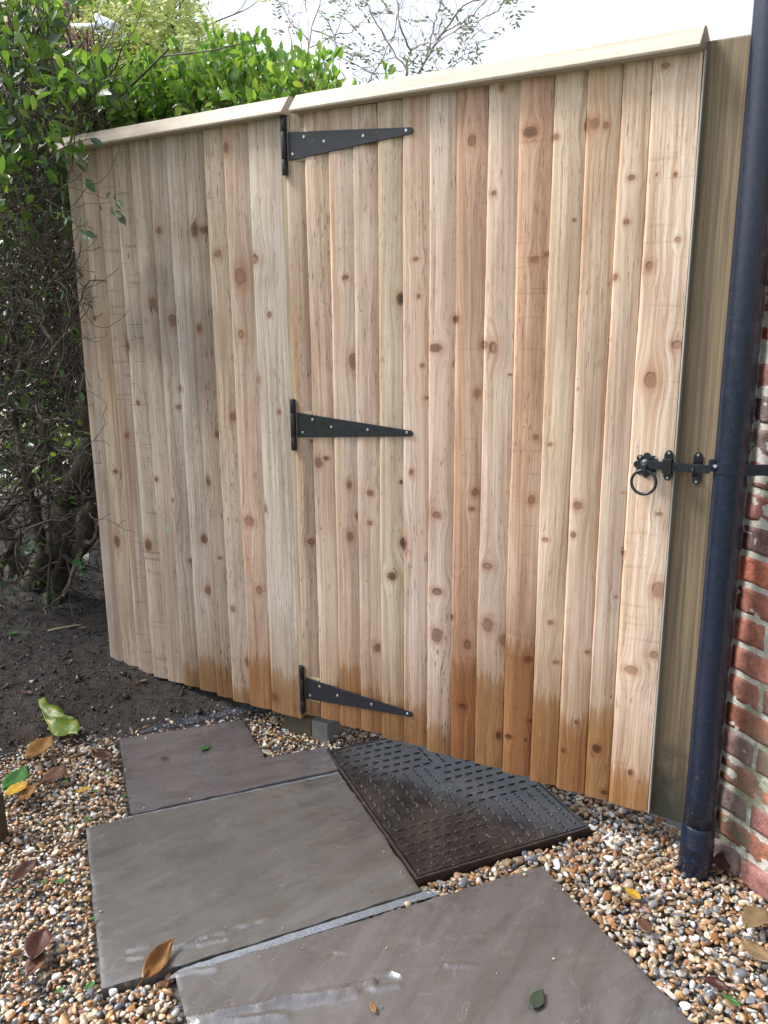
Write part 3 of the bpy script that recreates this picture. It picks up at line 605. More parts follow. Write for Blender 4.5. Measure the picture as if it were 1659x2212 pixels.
# tone (albedo), stain, wet top z, flecks
TF = [((.40, .33, .265), 0, -.3, .3), ((.46, .375, .275), .15, -.3, .6), ((.43, .335, .27), .35, -.3, .3), ((.47, .41, .33), 0, -.3, .4), ((.45, .40, .345), 0, -.3, .6), ((.42, .36, .30), 0, .10, .8), ((.47, .42, .36), 0, .14, .6), ((.40, .34, .275), .1, .13, 1.0), ((.47, .39, .30), .15, .05, .9), ((.52, .41, .325), .35, .20, .3), ((.50, .45, .38), 0, .16, .4)]
TG = [((.44, .35, .265), .1, .10, 1.0), ((.50, .42, .34), .0, .14, .8), ((.52, .42, .34), .1, .22, .4), ((.48, .39, .32), .2, .16, .5), ((.49, .42, .30), .1, .14, .5), ((.50, .40, .33), .2, .16, .6), ((.52, .44, .38), .05, .10, 1.0), ((.50, .355, .255), .5, .33, .2), ((.55, .45, .36), .15, .30, .2), ((.54, .40, .30), .45, .42, .3), ((.54, .45, .34), .2, .28, .2), ((.55, .445, .33), .4, .23, .3), ((.56, .48, .395), .0, .28, .2), ((.59, .475, .365), .1, .12, .1)]
def boards(name, X, T, zb, parent, seed0):
    Vs = []; Fs = []; at = {k: [] for k in ('gx', 'kd', 'kr', 'wz', 'seed', 'stain', 'flk', 'teal', 'sawk', 'grey')}; tn = []; n0 = 0
    tp = ony(362, 1142, -.026)
    for i in range(len(X) - 1):
        x0, x1 = X[i], X[i + 1]; last = i == len(X) - 2; ov = 0 if last else .014; wd = x1 - x0
        nu = max(14, int((wd + ov) / .0032)); nz = 330; zt = ZT + rnd.uniform(-.006, .002); z0 = zb + rnd.uniform(-.004, .004)
        if name == 'board_panel' and seed0 == 0 and i == 0: z0 = .03
        u = np.linspace(0, 1, nu + 1); z = np.linspace(z0, zt, nz + 1); U, Z = np.meshgrid(u, z)
        cs = np.concatenate([[0]]) ; ph = rnd.uniform(0, 50)
        wob = (fbm(Z * 0 + ph, Z, 3, i + seed0, 3) - .45) * .006 + (fbm(Z * 0 + ph, Z, 40, i + seed0, 2) - .38) * .0016
        lw = rnd.uniform(-.002, .002) * (Z / ZT - .5)
        wobR = (fbm(Z * 0 + ph + 9, Z, 3, i + seed0, 3) - .45) * .005
        XX = x0 + U * (wd + ov) + wob * (1 - U) + wobR * U + lw
        if last: XX = np.minimum(XX, x1)
        th = .022
        ex_ = np.clip((XX - (x1 - .0055)) / .003, 0, 1) if not last else 0; YY = -.0315 + (.003 * U + .020 * U ** 2.6) * (1 if not last else .2) + .010 * ex_ ** 1.5 + (fbm(Z * 0 + ph + 3, Z, 2, i, 2) - .38) * .003 - .0004 * np.sin(U * 3.1)
        YY = YY + .003 * np.exp(-U * wd / .0022)
        nU = nu + 1; cnt = (nz + 1) * nU
        ring = np.stack([XX, YY, Z], -1).reshape(-1, 3)
        id_ = np.arange(cnt).reshape(nz + 1, nU) + n0
        Fs.append(np.stack([id_[:-1, :-1], id_[:-1, 1:], id_[1:, 1:], id_[1:, :-1]], -1).reshape(-1, 4))
        # back copies of left/right columns for edges, and bottom/top
        back = np.concatenate([np.stack([XX[:, 0], YY[:, 0] * 0 - .031 + th, Z[:, 0]], -1), np.stack([XX[:, -1], YY[:, 0] * 0 - .031 + (th if not last else .024) + .012, Z[:, -1]], -1)])
        bl = np.arange(nz + 1) + n0 + cnt; br = bl + nz + 1
        Fs.append(np.stack([bl[:-1], id_[:-1, 0], id_[1:, 0], bl[1:]], -1)); Fs.append(np.stack([id_[:-1, -1], br[:-1], br[1:], id_[1:, -1]], -1))
        Fs.append(np.stack([br[:-1], bl[:-1], bl[1:], br[1:]], -1))
        bb = np.stack([XX[0], np.full(nU, -.031 + th), Z[0]], -1); bi = np.arange(nU) + n0 + cnt + 2 * (nz + 1)
        Fs.append(np.stack([id_[0, 1:], id_[0, :-1], bi[:-1], bi[1:]], -1))
        V = np.concatenate([ring, back, bb]); Vs.append(V); x = V[:, 0]; zz = V[:, 2]; m = len(V)
        gxv = x + i * .37 + .010 * np.sin(zz * rnd.uniform(.6, 2.2) + ph) ; kd = np.full(m, 9.0); kr = np.full(m, .5)
        kk = [k for k in KW if x0 - .006 < k[0] < x1 + .004] + [(rnd.uniform(x0, x1), rnd.uniform(.1, 1.9), rnd.uniform(.0018, .0036), rnd.uniform(.3, .9)) for _ in range(3)]
        for kx, kz, r, dk in kk:
            asp = [.8, 1.25, 1.0, .7, 1.5][int(abs(kx * 977)) % 5]; dx = x - kx; dz = (zz - kz) * asp; dd = np.hypot(dx, dz) / r
            kr = np.where(dd < kd, dk, kr); kd = np.minimum(kd, dd)
            gxv = gxv - dx * .85 * np.exp(-(dx / (2.1 * r)) ** 2 - (dz / (3.6 * r)) ** 2)
        t = T[i]; at['gx'].append(gxv); at['kd'].append(kd); at['kr'].append(kr); at['wz'].append(t[2] + zb - zz + .03 * (vnoise(x, x * 0 + i, 30, 2) - .5)); at['seed'].append(np.full(m, i * 1.71 + seed0)); at['stain'].append(np.full(m, t[1])); at['flk'].append(np.full(m, t[3]))
        at['teal'].append(np.exp(-((x - tp[0]) / .006) ** 2 - ((zz - tp[2]) / .022) ** 2) if seed0 == 0 else np.zeros(m))
        at['grey'].append(sum(a_ * np.exp(-((x - cx_) / sx_) ** 2 - ((zz - cz_) / sz_) ** 2) for cx_, cz_, sx_, sz_, a_ in WEA)); at['sawk'].append(np.full(m, {(0, 2): .7, (0, 3): 1.0, (40, 9): .6, (40, 7): .4, (40, 13): .45}.get((seed0, i), .08)))
        tn.append(np.tile((np.array(t[0]) * .70 + np.mean(t[0]) * .30) * np.array([1.22, 1.17, 1.155]) * (np.array([1.02, 1.06, 1.10]) if seed0 == 0 else np.array([1.08, 1.10, 1.10])) * rnd.uniform(.96, 1.04), (m, 1))); n0 += m
    me = fastmesh(name, np.concatenate(Vs), np.concatenate(Fs), 4)
    for k, a in at.items(): fattr(me, k, np.concatenate(a))
    cattr(me, 'tone', np.concatenate(tn)); o = link(name, me, BOARD, parent); smooth(me); m = o.modifiers.new('es', 'EDGE_SPLIT'); m.split_angle = math.radians(45); return o

def cap(x0, x1, parent, yb=-.064):
    # bevelled capping rail: front leans back towards the top
    def sec(x, dx=0): return [(x, yb, 1.926), (x, yb - .002, 1.932), (x + dx, -.030, 1.976), (x + dx, -.010, 1.979), (x, .032, 1.960), (x, .032, 1.926)]
    n = 60; V = []; F = []; k = 6
    for i in range(n + 1):
        x = x0 + (x1 - x0) * i / n; s_ = sec(x); j = rnd.uniform(-.0006, .0006); V += [(p[0], p[1] + j, p[2] + .0018 * math.sin(x * 3.1)) for p in s_]
    for i in range(n):
        for q in range(k): F.append((i * k + q, i * k + (q + 1) % k, (i + 1) * k + (q + 1) % k, (i + 1) * k + q))
    F.append(tuple(range(k))); F.append(tuple(range(n * k, n * k + k))[::-1])
    return bevel(MB().add(V, F).build('cap_rail', CAPM, parent), .0015, 2)

def screw(c, nrm, r, parent, name='screw'):
    nrm = np.array(nrm, float); o = MB().lathe(c, nrm, [(r, 0), (r, .0008), (r * .8, .0018), (r * .42, .0019), (r * .40, .0008)], 16).build(name, SCREW, parent, sm=True)
    o.modifiers.new('es', 'EDGE_SPLIT').split_angle = math.radians(40); return o

# --- left fence panel
fence = empty('fence', (-2.03, 0, 0)); tag(fence, 'pale timber close-board fence panel to the left of the hinges, its foot in dark soil', 'fence')
boards('board_panel', XF, TF, .054, fence, 0)
cap(-2.53, float(ony(611, 250, -.058)[0]), fence)
for z in (.35, 1.05, 1.72): bevel(MB().box((-2.47, .007, z), (-1.66, .045, z + .075)).build('back_rail', BATTEN, fence), .003)
o = bevel(MB().box((-1.655, -.014, -.08), (-1.536, .086, .0535)).box((-1.650, .007, .06), (-1.568, .088, 1.92)).build('post', POSTD, fence), .003)
# flat grey block beside the post foot
o = bevel(MB().box((-1.5345, -.012, -.05), (-1.470, .085, .055)).build('foot_block', mat_plain('grey_block', (.12, .115, .11), (.17, .165, .16), 20, .5), fence), .002)

# --- gate
gate = empty('gate', (-1.0, 0, 0)); tag(gate, 'pale vertical board garden gate with three black tee hinges and ring latch', 'gate')
boards('board_panel', XG, TG, .0815, gate, 40)
cap(float(ony(627, 252, -.058)[0]), -.421, gate)
mb = MB()
for z in (.13, 1.00, 1.80): mb.box((-1.535, .007, z), (-.50, .042, z + .09))
mb.box((-.500, .007, .10), (-.4335, .035, 1.90))
bevel(mb.build('gate_frame', BATTEN, gate), .003)
bevel(MB().box((-1.5660, -.028, .09), (-1.5525, .02, 1.925)).build('closing_strip', BATTEN, gate), .0015)
bevel(MB().box((-.4195, -.029, .084), (-.4155, -.006, 1.925)).build('edge_strip', EDGEM, gate), .001)

def hinge(zc, pin0, pin1, tipz, screws, upfix=0):
    xr = -1.538; xt = -1.133; yf = -.0345; t = .004
    zr0, zr1 = zc - .038, zc + .038
    pts = [(xr, yf, zr0), (xr, yf, zr1)]
    r = .0085; zt = tipz
    for a in np.linspace(80, -80, 9): pts.append((xt - r + r * math.cos(math.radians(a)), yf, zt + r * math.sin(math.radians(a))))
    h = MB().prism(pts, (0, t, 0)).build('hinge', IRON, gate); bevel(h, .0008, 2)
    # knuckle barrel of three rolls with tall outer ones
    mbk = MB(); xc = -1.549; L = pin1 - pin0
    for a, b in ((pin0, pin0 + L * .26), (pin0 + L * .265, pin1 - L * .265), (pin1 - L * .26, pin1)):
        mbk.lathe((xc, -.040, a), (0, 0, 1), [(.0078, 0), (.0085, .001), (.0085, b - a - .001), (.0078, b - a)], 18)
    k = mbk.build('knuckle', IRON, h, sm=True); k.modifiers.new('es', 'EDGE_SPLIT').split_angle = math.radians(40)
    bevel(MB().box((-1.5635, -.0355, pin0 + .001), (-1.549, -.0315, pin1 - .001)).build('fixing_plate', IRON, h), .0008)
    for sx, sy in screws:
        p = ony(sx, sy, yf); screw((p[0], yf - .0002, p[2]), (0, -1, 0), .0042, h)
    # wooden packer behind the first (recessed) board
    bevel(MB().box((-1.548, -.0302, zc - .042), (-1.484, -.020, zc + .042)).build('packer', BATTEN, gate), .001)
hx = lambda L, x0, y0, s: [(x0 + s * a, y0 + s * b) for a, b in L]
hinge(1.847, 1.770, 1.927, 1.845, hx([(363, 350), (580, 398), (1003, 338), (1467, 280), (243, 535)], 584, 225.6, .2))
hinge(1.052, .974, 1.131, 1.052, hx([(392, 385), (286, 522), (595, 465), (987, 495), (1410, 523)], 597, 829.5, .2))
hinge(.178, .089, .256, .186, hx([(443, 432), (387, 487), (550, 488), (755, 540), (970, 597)], 531, 1327, .36))

def nails(X, par, last_i):
    for i in range(len(X) - 1):
        for zz, mt in ((.215 if par is gate else .16, SCREW), (1.02, IRON), (1.86, SCREW)):
            if rnd.random() < .12: continue
            xx = X[i] + (X[i + 1] - X[i]) * rnd.uniform(.30, .55); U_ = (xx - X[i]) / (X[i + 1] - X[i]); yy = -.0315 + (.003 * U_ + .020 * U_ ** 2.6) * (.2 if i == last_i else 1)
            z_ = zz + rnd.uniform(-.02, .02); MB().lathe((xx, yy + .003, z_), (0, -1, 0), [(.0019, 0), (.0021, .0033), (.0012, .0042)], 8).build('nail', mt, par, sm=True)
nails(XF, fence, 10); nails(XG, gate, 13)
# ring latch
L0 = ony(1395, 1005.5, -.038); LX, LZ = L0[0], L0[2]
ros = []
for i in range(96):
    a = 2 * math.pi * i / 96; rr = .0225 + .0085 * abs(math.cos(4 * a)) ** .55; ros.append((LX + rr * math.cos(a + math.pi / 8 + .39), -.0335, LZ + rr * math.sin(a + math.pi / 8 + .39)))
ltc = bevel(MB().prism(ros, (0, .003, 0)).build('ring_latch', IRON, gate), .0008)
o = MB().lathe((LX, -.034, LZ), (0, -1, 0), [(.017, 0), (.016, .004), (.012, .008), (.006, .010), (.001, .0105)], 28).build('boss', IRON, ltc, sm=True)
MB().obox((LX, -.049, LZ - .006), ((1, 0, 0), (0, 1, 0), (0, 0, 1)), (.0065, .008, .012)).build('ring_eye', IRON, ltc); bevel(bpy.data.objects[-1] if False else ltc.children[-1], .003, 3)
MB().torus((LX + .001, -.053, LZ - .0385), (1, 0, 0), (0, .08, .997), .0292, .0037, 48, 12).build('ring_handle', IRON, ltc, sm=True)
for a, b in ((395, 418), (643, 436), (613, 672)):
    p = ony(1327 + .14 * a, 929 + .14 * b, -.037); screw((p[0], -.0345, p[2]), (0, -1, 0), .0036, ltc)
B1 = ony(1534, 1008, -.046)
bz = LZ + .004
o = bevel(MB().box((LX + .004, -.050, bz - .0095), (B1[0], -.044, bz + .0105)).build('latch_bar', IRON, ltc), .0008)
def tab(xc, z0, z1, wd, y, t=.003, mid=True, nm='staple', par=None, over=None):
    pts = []; r = wd * .42
    for a in np.linspace(180, 0, 9): pts.append((xc + r * math.cos(math.radians(a)), y, z1 - r + r * math.sin(math.radians(a))))
    pts += [(xc + wd / 2, y, z1 - r), (xc + wd / 2, y, z0 + r)]
    for a in np.linspace(0, -180, 9): pts.append((xc + r * math.cos(math.radians(a)), y, z0 + r + r * math.sin(math.radians(a))))
    pts += [(xc - wd / 2, y, z0 + r), (xc - wd / 2, y, z1 - r)]
    m = MB().prism(pts, (0, t, 0))
    if over: m.box((xc - wd / 2, over, bz - .017), (xc + wd / 2, over + .003, bz + .017)).box((xc - wd / 2, over + .003, bz + .0145), (xc + wd / 2, y, bz + .0175)).box((xc - wd / 2, over + .003, bz - .0175), (xc + wd / 2, y, bz - .0145))
    return bevel(m.build(nm, IRON, par), .0007)
S0 = ony(1444, 1003, -.034)
tab(S0[0], bz - .037, bz + .037, .0215, -.0355, nm='staple', par=ltc, over=-.0545)
for zz in (bz + .030, bz - .030): screw((S0[0], -.0358, zz), (0, -1, 0), .0036, ltc)

# --- green treated post between gate and house, with the latch keeper
PT = ony(1575, 92, -.002)
gpost = tag(empty('gate_post', (-.33, .03, 0)), 'broad green treated timber post between the gate edge and the black pipe', 'post')
bevel(MB().box((-.430, -.0105, .072), (-.262, .095, 1.948)).build('post_timber', POSTM, gpost), .004)
K0 = ony(1507, 1012, -.008)
kp = tab(K0[0], bz - .045, bz + .034, .0215, -.0135, nm='latch_keeper', par=gpost)
MB().tube([(K0[0] - .002, -.014, bz - .018), (K0[0] - .002, -.040, bz - .020), (K0[0] - .002, -.053, bz - .013), (K0[0] - .002, -.056, bz + .001)], [.003, .003, .003, .0024], 8).build('keeper_hook', IRON, kp, sm=True)
for zz in (bz + .027, bz - .038): screw((K0[0], -.0138, zz), (0, -1, 0), .0036, kp)
# split hole in the post
# ------------------------------------------------------------------ drainpipe
PC = np.array([-.2832, -.0772]); PR_ = .0372
dp = empty('drainpipe', (PC[0], PC[1], 0)); tag(dp, 'tall black plastic drainpipe clipped to the brick wall beside the gate', 'drainpipe')
V = [(PR_, z) for z in np.linspace(.11, 3.4, 40)]
o = MB().lathe((PC[0], PC[1], 0), (0, 0, 1), V, 48).build('pipe', PIPE, dp, sm=True)
o = MB().lathe((PC[0], PC[1], 0), (0, 0, 1), [(.040, -.04), (.0405, -.03), (.0408, .030), (.0418, .033), (.0418, .037), (.0408, .040), (.0408, .066), (.0420, .069), (.0420, .074), (.0404, .078), (.0392, .118), (.0380, .122), (.0374, .124), (.0374, .13)], 48).build('socket', PIPE, dp, sm=True)
WN = SU; WD = -SV   # wall direction towards the camera
bzp = ony(1550, 1006, PC[1])[2]
cl = MB().lathe((PC[0], PC[1], bzp - .0125), (0, 0, 1), [(.0375, 0), (.0398, .0005), (.0398, .0245), (.0375, .025)], 48)
WP0 = np.array([-.219, -.017, 0])
bL = np.array([PC[0], PC[1], bzp - .002])
fr = -SV * -1  # along wall
# arm from clip to wall on camera side
armdir = (WN * .6 + WD * .8); armdir /= np.linalg.norm(armdir)
a0 = bL + WD * .040 + WN * .012; a1 = bL + WD * .075 + WN * .086
cl2 = cl.build('pipe_clip', PIPE, dp, sm=True); cl2.modifiers.new('es', 'EDGE_SPLIT').split_angle = math.radians(40)
t_ = (a1 - a0); Ln = np.linalg.norm(t_); t_ /= Ln
MB().obox((a0 + a1) / 2, (t_, np.cross(t_, [0, 0, 1]), (0, 0, 1)), (Ln / 2 + .01, .0035, .0125)).build('clip_arm', PIPE, cl2); bevel(cl2.children[-1], .001)
# lug with bolt on the gate side
lp = ony(1546, 1005, PC[1] - .02); vd = np.array([lp[0], lp[1], 0]) - np.array([PC[0], PC[1], 0]); vd /= np.linalg.norm(vd)
lc = np.array([PC[0], PC[1], lp[2]]) + vd * .043
MB().obox(lc, (vd, np.cross(vd, [0, 0, 1]), (0, 0, 1)), (.008, .006, .0135)).build('clip_lug', PIPE, cl2); bevel(cl2.children[-1], .0015)
cc_ = CAM - lc; cc_[2] = 0; cc_ /= np.linalg.norm(cc_); bp = lc + cc_ * .0085 + CR * .006 - np.array([0, 0, .001])
MB().lathe(bp, cc_, [(.0052, 0), (.0052, .004), (.0038, .0062), (.001, .007)], 6).build('bolt', SCREW, cl2)

# ------------------------------------------------------------------ brick wall
wall = empty('brick_wall', (WP0[0], WP0[1], 0)); tag(wall, 'old red brick house wall with pale mossy mortar behind the drainpipe', 'wall')
V = []; F = []; C_ = []; base = np.array([WP0[0], WP0[1], 0]) - WD * .165
BCOL = [(.30, .080, .048), (.27, .085, .06), (.22, .08, .068), (.33, .105, .065), (.18, .085, .078), (.15, .09, .082), (.29, .10, .07)]
bv, bf = None, None
b = bmesh.new(); bmesh.ops.create_cube(b, size=1); bmesh.ops.subdivide_edges(b, edges=b.edges[:], cuts=5, use_grid_fill=True); b.verts.ensure_lookup_table()
bv = np.array([v.co[:] for v in b.verts]); bf = [tuple(v.index for v in f.verts) for f in b.faces]; b.free()
hb, gap, Lb, n0 = .0630, .0130, .212, 0; allV = []; allF = []; allC = []
for r in range(72):
    z0 = -.085 + r * (hb + gap); off = [0, .113][r % 2] ; x = -.0 + off * 1.0 - .113
    if r in (0, 1): pr_ = .012
    else: pr_ = 0
    while x < 3.75:
        s0 = max(x, .06 if z0 < 1.97 else 0.0); e0_ = min(x + Lb, 3.75)
        if e0_ - s0 > .03:
            L_ = e0_ - s0; q = bv * np.array([L_, .10, hb]); q = q + np.sign(q) * 0
            # round corners slightly + rough
            m = np.abs(bv); crn = ((m > .49).sum(1) >= 2); q[crn] *= np.array([1 - .004 / L_, .985, 1 - .05])
            q[:, 1] += 0; ph = rnd.uniform(0, 99)
            q += (np.stack([vnoise(q[:, 0] + ph, q[:, 2], 40, 1), vnoise(q[:, 0] + ph, q[:, 2], 55, 2), vnoise(q[:, 0] + ph, q[:, 2], 40, 3)], 1) - .5) * np.array([.005, .006, .005])
            ctr = np.array([s0 + L_ / 2, .05 - pr_ + rnd.uniform(-.0015, .0015), z0 + hb / 2]); q = q + ctr
            wp = base + q[:, :1] * WD + q[:, 1:2] * WN + q[:, 2:3] * np.array([0, 0, 1.0]); allV.append(wp); allF += [tuple(i + n0 for i in f) for f in bf]; n0 += len(wp)
            cc = np.array(rnd.choice(BCOL)) * np.array([1.05, 1.25, 1.25]) * rnd.uniform(1.1, 1.6); allC.append(np.tile(cc, (len(wp), 1)))
        x += Lb + gap
me = bpy.data.meshes.new('bricks'); me.from_pydata(np.concatenate(allV).tolist(), [], allF); cattr(me, 'col', np.concatenate(allC)); me.update()
bb_ = bmesh.new(); bb_.from_mesh(me); bmesh.ops.recalc_face_normals(bb_, faces=bb_.faces); bb_.to_mesh(me); bb_.free()
o = link('bricks', me, BRICK, wall); smooth(me)
# mortar body with slightly uneven face
nX, nZ = 320, 420; aa, zz2 = np.meshgrid(np.linspace(.062, 3.75, nX), np.linspace(-.1, 5.4, nZ)); dep = .0018 + (fbm(aa, zz2, 60, 8, 3) - .45) * .005
Vm = base + aa.reshape(-1, 1) * WD + dep.reshape(-1, 1) * WN + zz2.reshape(-1, 1) * np.array([0, 0, 1.0]); idm = np.arange(nX * nZ).reshape(nZ, nX)
Fm = np.stack([idm[:-1, :-1], idm[:-1, 1:], idm[1:, 1:], idm[1:, :-1]], -1).reshape(-1, 4)
me = fastmesh('mortar', Vm, Fm, 4); o = link('mortar', me, POINT, wall); smooth(me)
MB().obox(base + WD * 1.95 + WN * 1.812 + np.array([0, 0, 2.65]), (WD, WN, (0, 0, 1)), (1.885, 1.8, 2.75)).build('house_body', POINT, wall)

# ------------------------------------------------------------------ inspection cover
cov = empty('inspection_cover', tuple((cv[0] + cv[2]) / 2)); tag(cov, 'dark wet inspection cover with raised tread pattern, partly under the gate', 'inspection cover')
o0 = cv[1]; eu = (cv[2] - cv[1]); Lu = np.linalg.norm(eu); eu /= Lu; ev = (cv[0] - cv[1]); Lv = np.linalg.norm(ev); ev /= Lv; ez = np.array([0, 0, 1.0])
pt = lambda a, b_, z: o0 + eu * a + ev * b_ + ez * z
mb = MB(); fw = .008
for a0_, a1_, b0_, b1_ in ((0, Lu, 0, fw), (0, Lu, Lv - fw, Lv), (0, fw, fw, Lv - fw), (Lu - fw, Lu, fw, Lv - fw)):
    mb.obox(pt((a0_ + a1_) / 2, (b0_ + b1_) / 2, -.022), (eu, ev, ez), ((a1_ - a0_) / 2, (b1_ - b0_) / 2, .0255))
bevel(mb.build('frame', RUST, cov), .0012)
g0 = fw + .003
lid = bevel(MB().obox(pt(Lu / 2, Lv / 2, -.015), (eu, ev, ez), (Lu / 2 - g0, Lv / 2 - g0, .0185)).build('lid', COVER, cov), .0012)
mb = MB(); sp = .0345; na = int((Lu - .05) / sp); nb = int((Lv - .05) / sp)
kh = [(Lu * .5, Lv * .90), (Lu * .52, Lv * .10 + .02), (Lu * .5, Lv * .5)]
def lozenge(c, d, l, wd, h):
    n_ = np.cross(ez, d); P = []; k = 8
    for a in list(np.linspace(-90, 90, 5)) + list(np.linspace(90, 270, 5)):
        ar = math.radians(a); sx = l / 2 - wd / 2
        P.append((sx if -90 <= a <= 90 and len(P) < 5 else -sx, 0, ar))
    V = []
    for hh, s_ in ((0, 1.0), (h * .7, .85), (h, .55)):
        for (sx, _, ar) in P: V.append(c + d * (sx + math.cos(ar) * wd / 2 * s_) + n_ * (math.sin(ar) * wd / 2 * s_) + ez * hh)
    n1 = len(P); F = [tuple(range(2 * n1, 3 * n1))]
    for q in range(2):
        for i in range(n1): F.append((q * n1 + i, q * n1 + (i + 1) % n1, (q + 1) * n1 + (i + 1) % n1, (q + 1) * n1 + i))
    mb.add(V, F)
for i in range(na + 1):
    for j in range(nb + 1):
        a = .028 + i * (Lu - .056) / na; b_ = .028 + j * (Lv - .056) / nb
        if (i + j) % 2: pass
        if min(math.hypot((a - x) / 1.5, b_ - y) for x, y in kh) < .033: continue
        blk = (int(a / (Lu / 2.001)) + int(b_ / (Lv / 3.001))) % 2
        st_ = (j % 2) * sp * .5 if blk == 0 else 0; st2 = (i % 2) * sp * .5 if blk else 0
        aa_ = a + st_ * .9; bb2 = b_ + st2 * .9
        if aa_ > Lu - .022 or bb2 > Lv - .022: continue
        lozenge(pt(aa_, bb2, .0033), eu if blk == 0 else ev, .0250, .0082, .0036)
mb.build('tread_pattern', COVER, lid, sm=True)
for x, y in kh:
    MB().lathe(pt(x, y, .0030), (0, 0, 1), [(.026, 0), (.026, .0009), (.024, .0012), (.0225, .0005), (.0215, .0004)], 28).build('keyhole_plug', COVER, lid, sm=True); lid.children[-1].scale = (1, 1, 1)

# ------------------------------------------------------------------ leaves lying about
def leafshape(kind):
    if kind == 'oval': T = [0, .12, .3, .5, .7, .88, 1]; Wd = [.02, .16, .26, .29, .23, .11, .0]
    elif kind == 'narrow': T = [0, .12, .3, .5, .7, .88, 1]; Wd = [.02, .09, .16, .18, .14, .07, 0]
    elif kind == 'serr':
        T = list(np.linspace(0, 1, 17)); Wd = [(.27 * math.sin(math.pi * t) ** .8 * (1 if i % 2 else .82)) for i, t in enumerate(T)]
    elif kind == 'maple':
        T = list(np.linspace(0, 1, 21)); Wd = [0, .14, .20, .36, .28, .50, .40, .46, .30, .36, .24, .42, .30, .36, .22, .26, .15, .17, .08, .05, 0]
    return T, Wd
def fallen(x, y, L, rotd, kind, mat, label, curl=.25, fold=.25, z=None, tilt=(0, 0), cat='leaf', stem=True, bend=0, group='leaves lying on the gravel, soil and slabs', plane=None):
    p = plane if plane is not None else onz(x, y, 0.012 if z is None else z); T, Wd = leafshape(kind); V = []; F = []; m = 7
    for t, wd in zip(T, Wd):
        for k in range(m):
            s_ = (k / (m - 1)) * 2 - 1; X = (t - .5) * L; Y = s_ * wd * L + bend * L * (t - .5) ** 2
            Z = L * (curl * ((t - .5) ** 2 * 1.2) + fold * abs(s_) * wd + .02 * math.sin(t * 9 + s_ * 2.5) + .02 * math.sin(s_ * 5 + t * 4))
            V.append((X, Y, Z))
    for i in range(len(T) - 1):
        for k in range(m - 1): F.append((i * m + k, i * m + k + 1, (i + 1) * m + k + 1, (i + 1) * m + k))
    mbx = MB().add(V, F)
    if stem:
        q = [(-.5 * L - t * L * .28, 0, L * (curl * .3 - t * .05)) for t in (0, .5, 1)]; mbx.tube(q, [.0011, .0010, .0008], 5)
    mid = [((t - .5) * L, bend * L * (t - .5) ** 2, L * (curl * ((t - .5) ** 2 * 1.2) + .02 * math.sin(t * 9)) + .0004) for t in T]
    mbx.tube(mid, [.0007] * len(mid), 4)
    o = mbx.build('fallen_leaf', mat, sm=True, fix=False); o.location = tuple(p); o.rotation_euler = (tilt[0], tilt[1], math.radians(rotd))
    sm_ = o.modifiers.new('th', 'SOLIDIFY'); sm_.thickness = .0006
    tag(o, label, cat, group); return o
# angles: direction in the ground plane; photo right = CR projected
def pang(dx, dy):
    """ground angle for a photo-plane direction (dx right, dy down) at that place"""
    return None
def gdir(x0, y0, x1, y1): a = onz(x0, y0); b_ = onz(x1, y1); return math.degrees(math.atan2(b_[1] - a[1], b_[0] - a[0])), float(np.linalg.norm(b_ - a))
def fl(x0, y0, x1, y1, kind, mat, label, k=1.0, **kw):
    a, L = gdir(x0, y0, x1, y1); return fallen((x0 + x1) / 2, (y0 + y1) / 2, L * k, a, kind, mat, label, **kw)
def traced_leaf(polys, mat, label):
    b = bmesh.new(); q_ = lambda a, b_: (.18 * a, 1493 + .18 * b_)
    for pts, zf in polys:
        vs_ = [b.verts.new(onz(*q_(a, c), z)) for (a, c), z in zip(pts, zf)]; b.faces.new(vs_)
    bmesh.ops.triangulate(b, faces=b.faces[:]); bmesh.ops.subdivide_edges(b, edges=b.edges[:], cuts=2, use_grid_fill=True)
    for v in b.verts: v.co.z += .006 * math.sin(v.co.x * 70 + 1) * math.sin(v.co.y * 60) + rnd.uniform(-.0006, .0006)
    bmesh.ops.recalc_face_normals(b, faces=b.faces); me = bpy.data.meshes.new('fallen_leaf'); b.to_mesh(me); b.free(); o = link('fallen_leaf', me, mat); smooth(me)
    m_ = o.modifiers.new('th', 'SOLIDIFY'); m_.thickness = .0008; tag(o, label, 'leaf', 'leaves lying on the gravel, soil and slabs')
traced_leaf([([(455, 95), (490, 105), (520, 84), (555, 88), (570, 130), (640, 160), (690, 195), (755, 235), (768, 272), (815, 290), (860, 312), (905, 330), (880, 360), (700, 335), (560, 300), (500, 240), (470, 190)], [.075, .078, .08, .08, .08, .075, .07, .066, .064, .06, .056, .05, .045, .05, .055, .06, .07]),
             ([(500, 238), (560, 298), (700, 333), (880, 358), (925, 350), (960, 400), (968, 450), (935, 500), (945, 540), (880, 528), (820, 520), (760, 540), (700, 552), (640, 530), (600, 470), (582, 410), (540, 340)], [.062, .056, .051, .046, .044, .038, .032, .028, .022, .022, .022, .02, .018, .02, .03, .04, .052]),
             ([(370, 222), (415, 195), (458, 180), (492, 250), (530, 352), (500, 350), (462, 352), (466, 315), (430, 285), (405, 245)], [.03, .035, .045, .045, .04, .035, .03, .03, .028, .028]),
             ([(470, 447), (505, 410), (540, 382), (585, 400), (592, 470), (555, 462), (530, 452)], [.02, .025, .03, .03, .025, .02, .02])], LF_YG, 'big folded yellow-green leaf lying where soil meets gravel')
fl(60, 1645, 112, 1597, 'serr', LF_OR, 'orange-brown curled leaf just below the big yellow-green leaf', 1.05, fold=.35, z=.02)
fl(10, 1712, 58, 1660, 'serr', LF_GN, 'dark green leaf beside the wooden stake at the left edge', 1.0, fold=.2, z=.016)
fl(12, 1722, 62, 1690, 'oval', LF_YL, 'yellow leaf with brown blotches overlapping the dark green leaf', 1.0, fold=.2, z=.024)
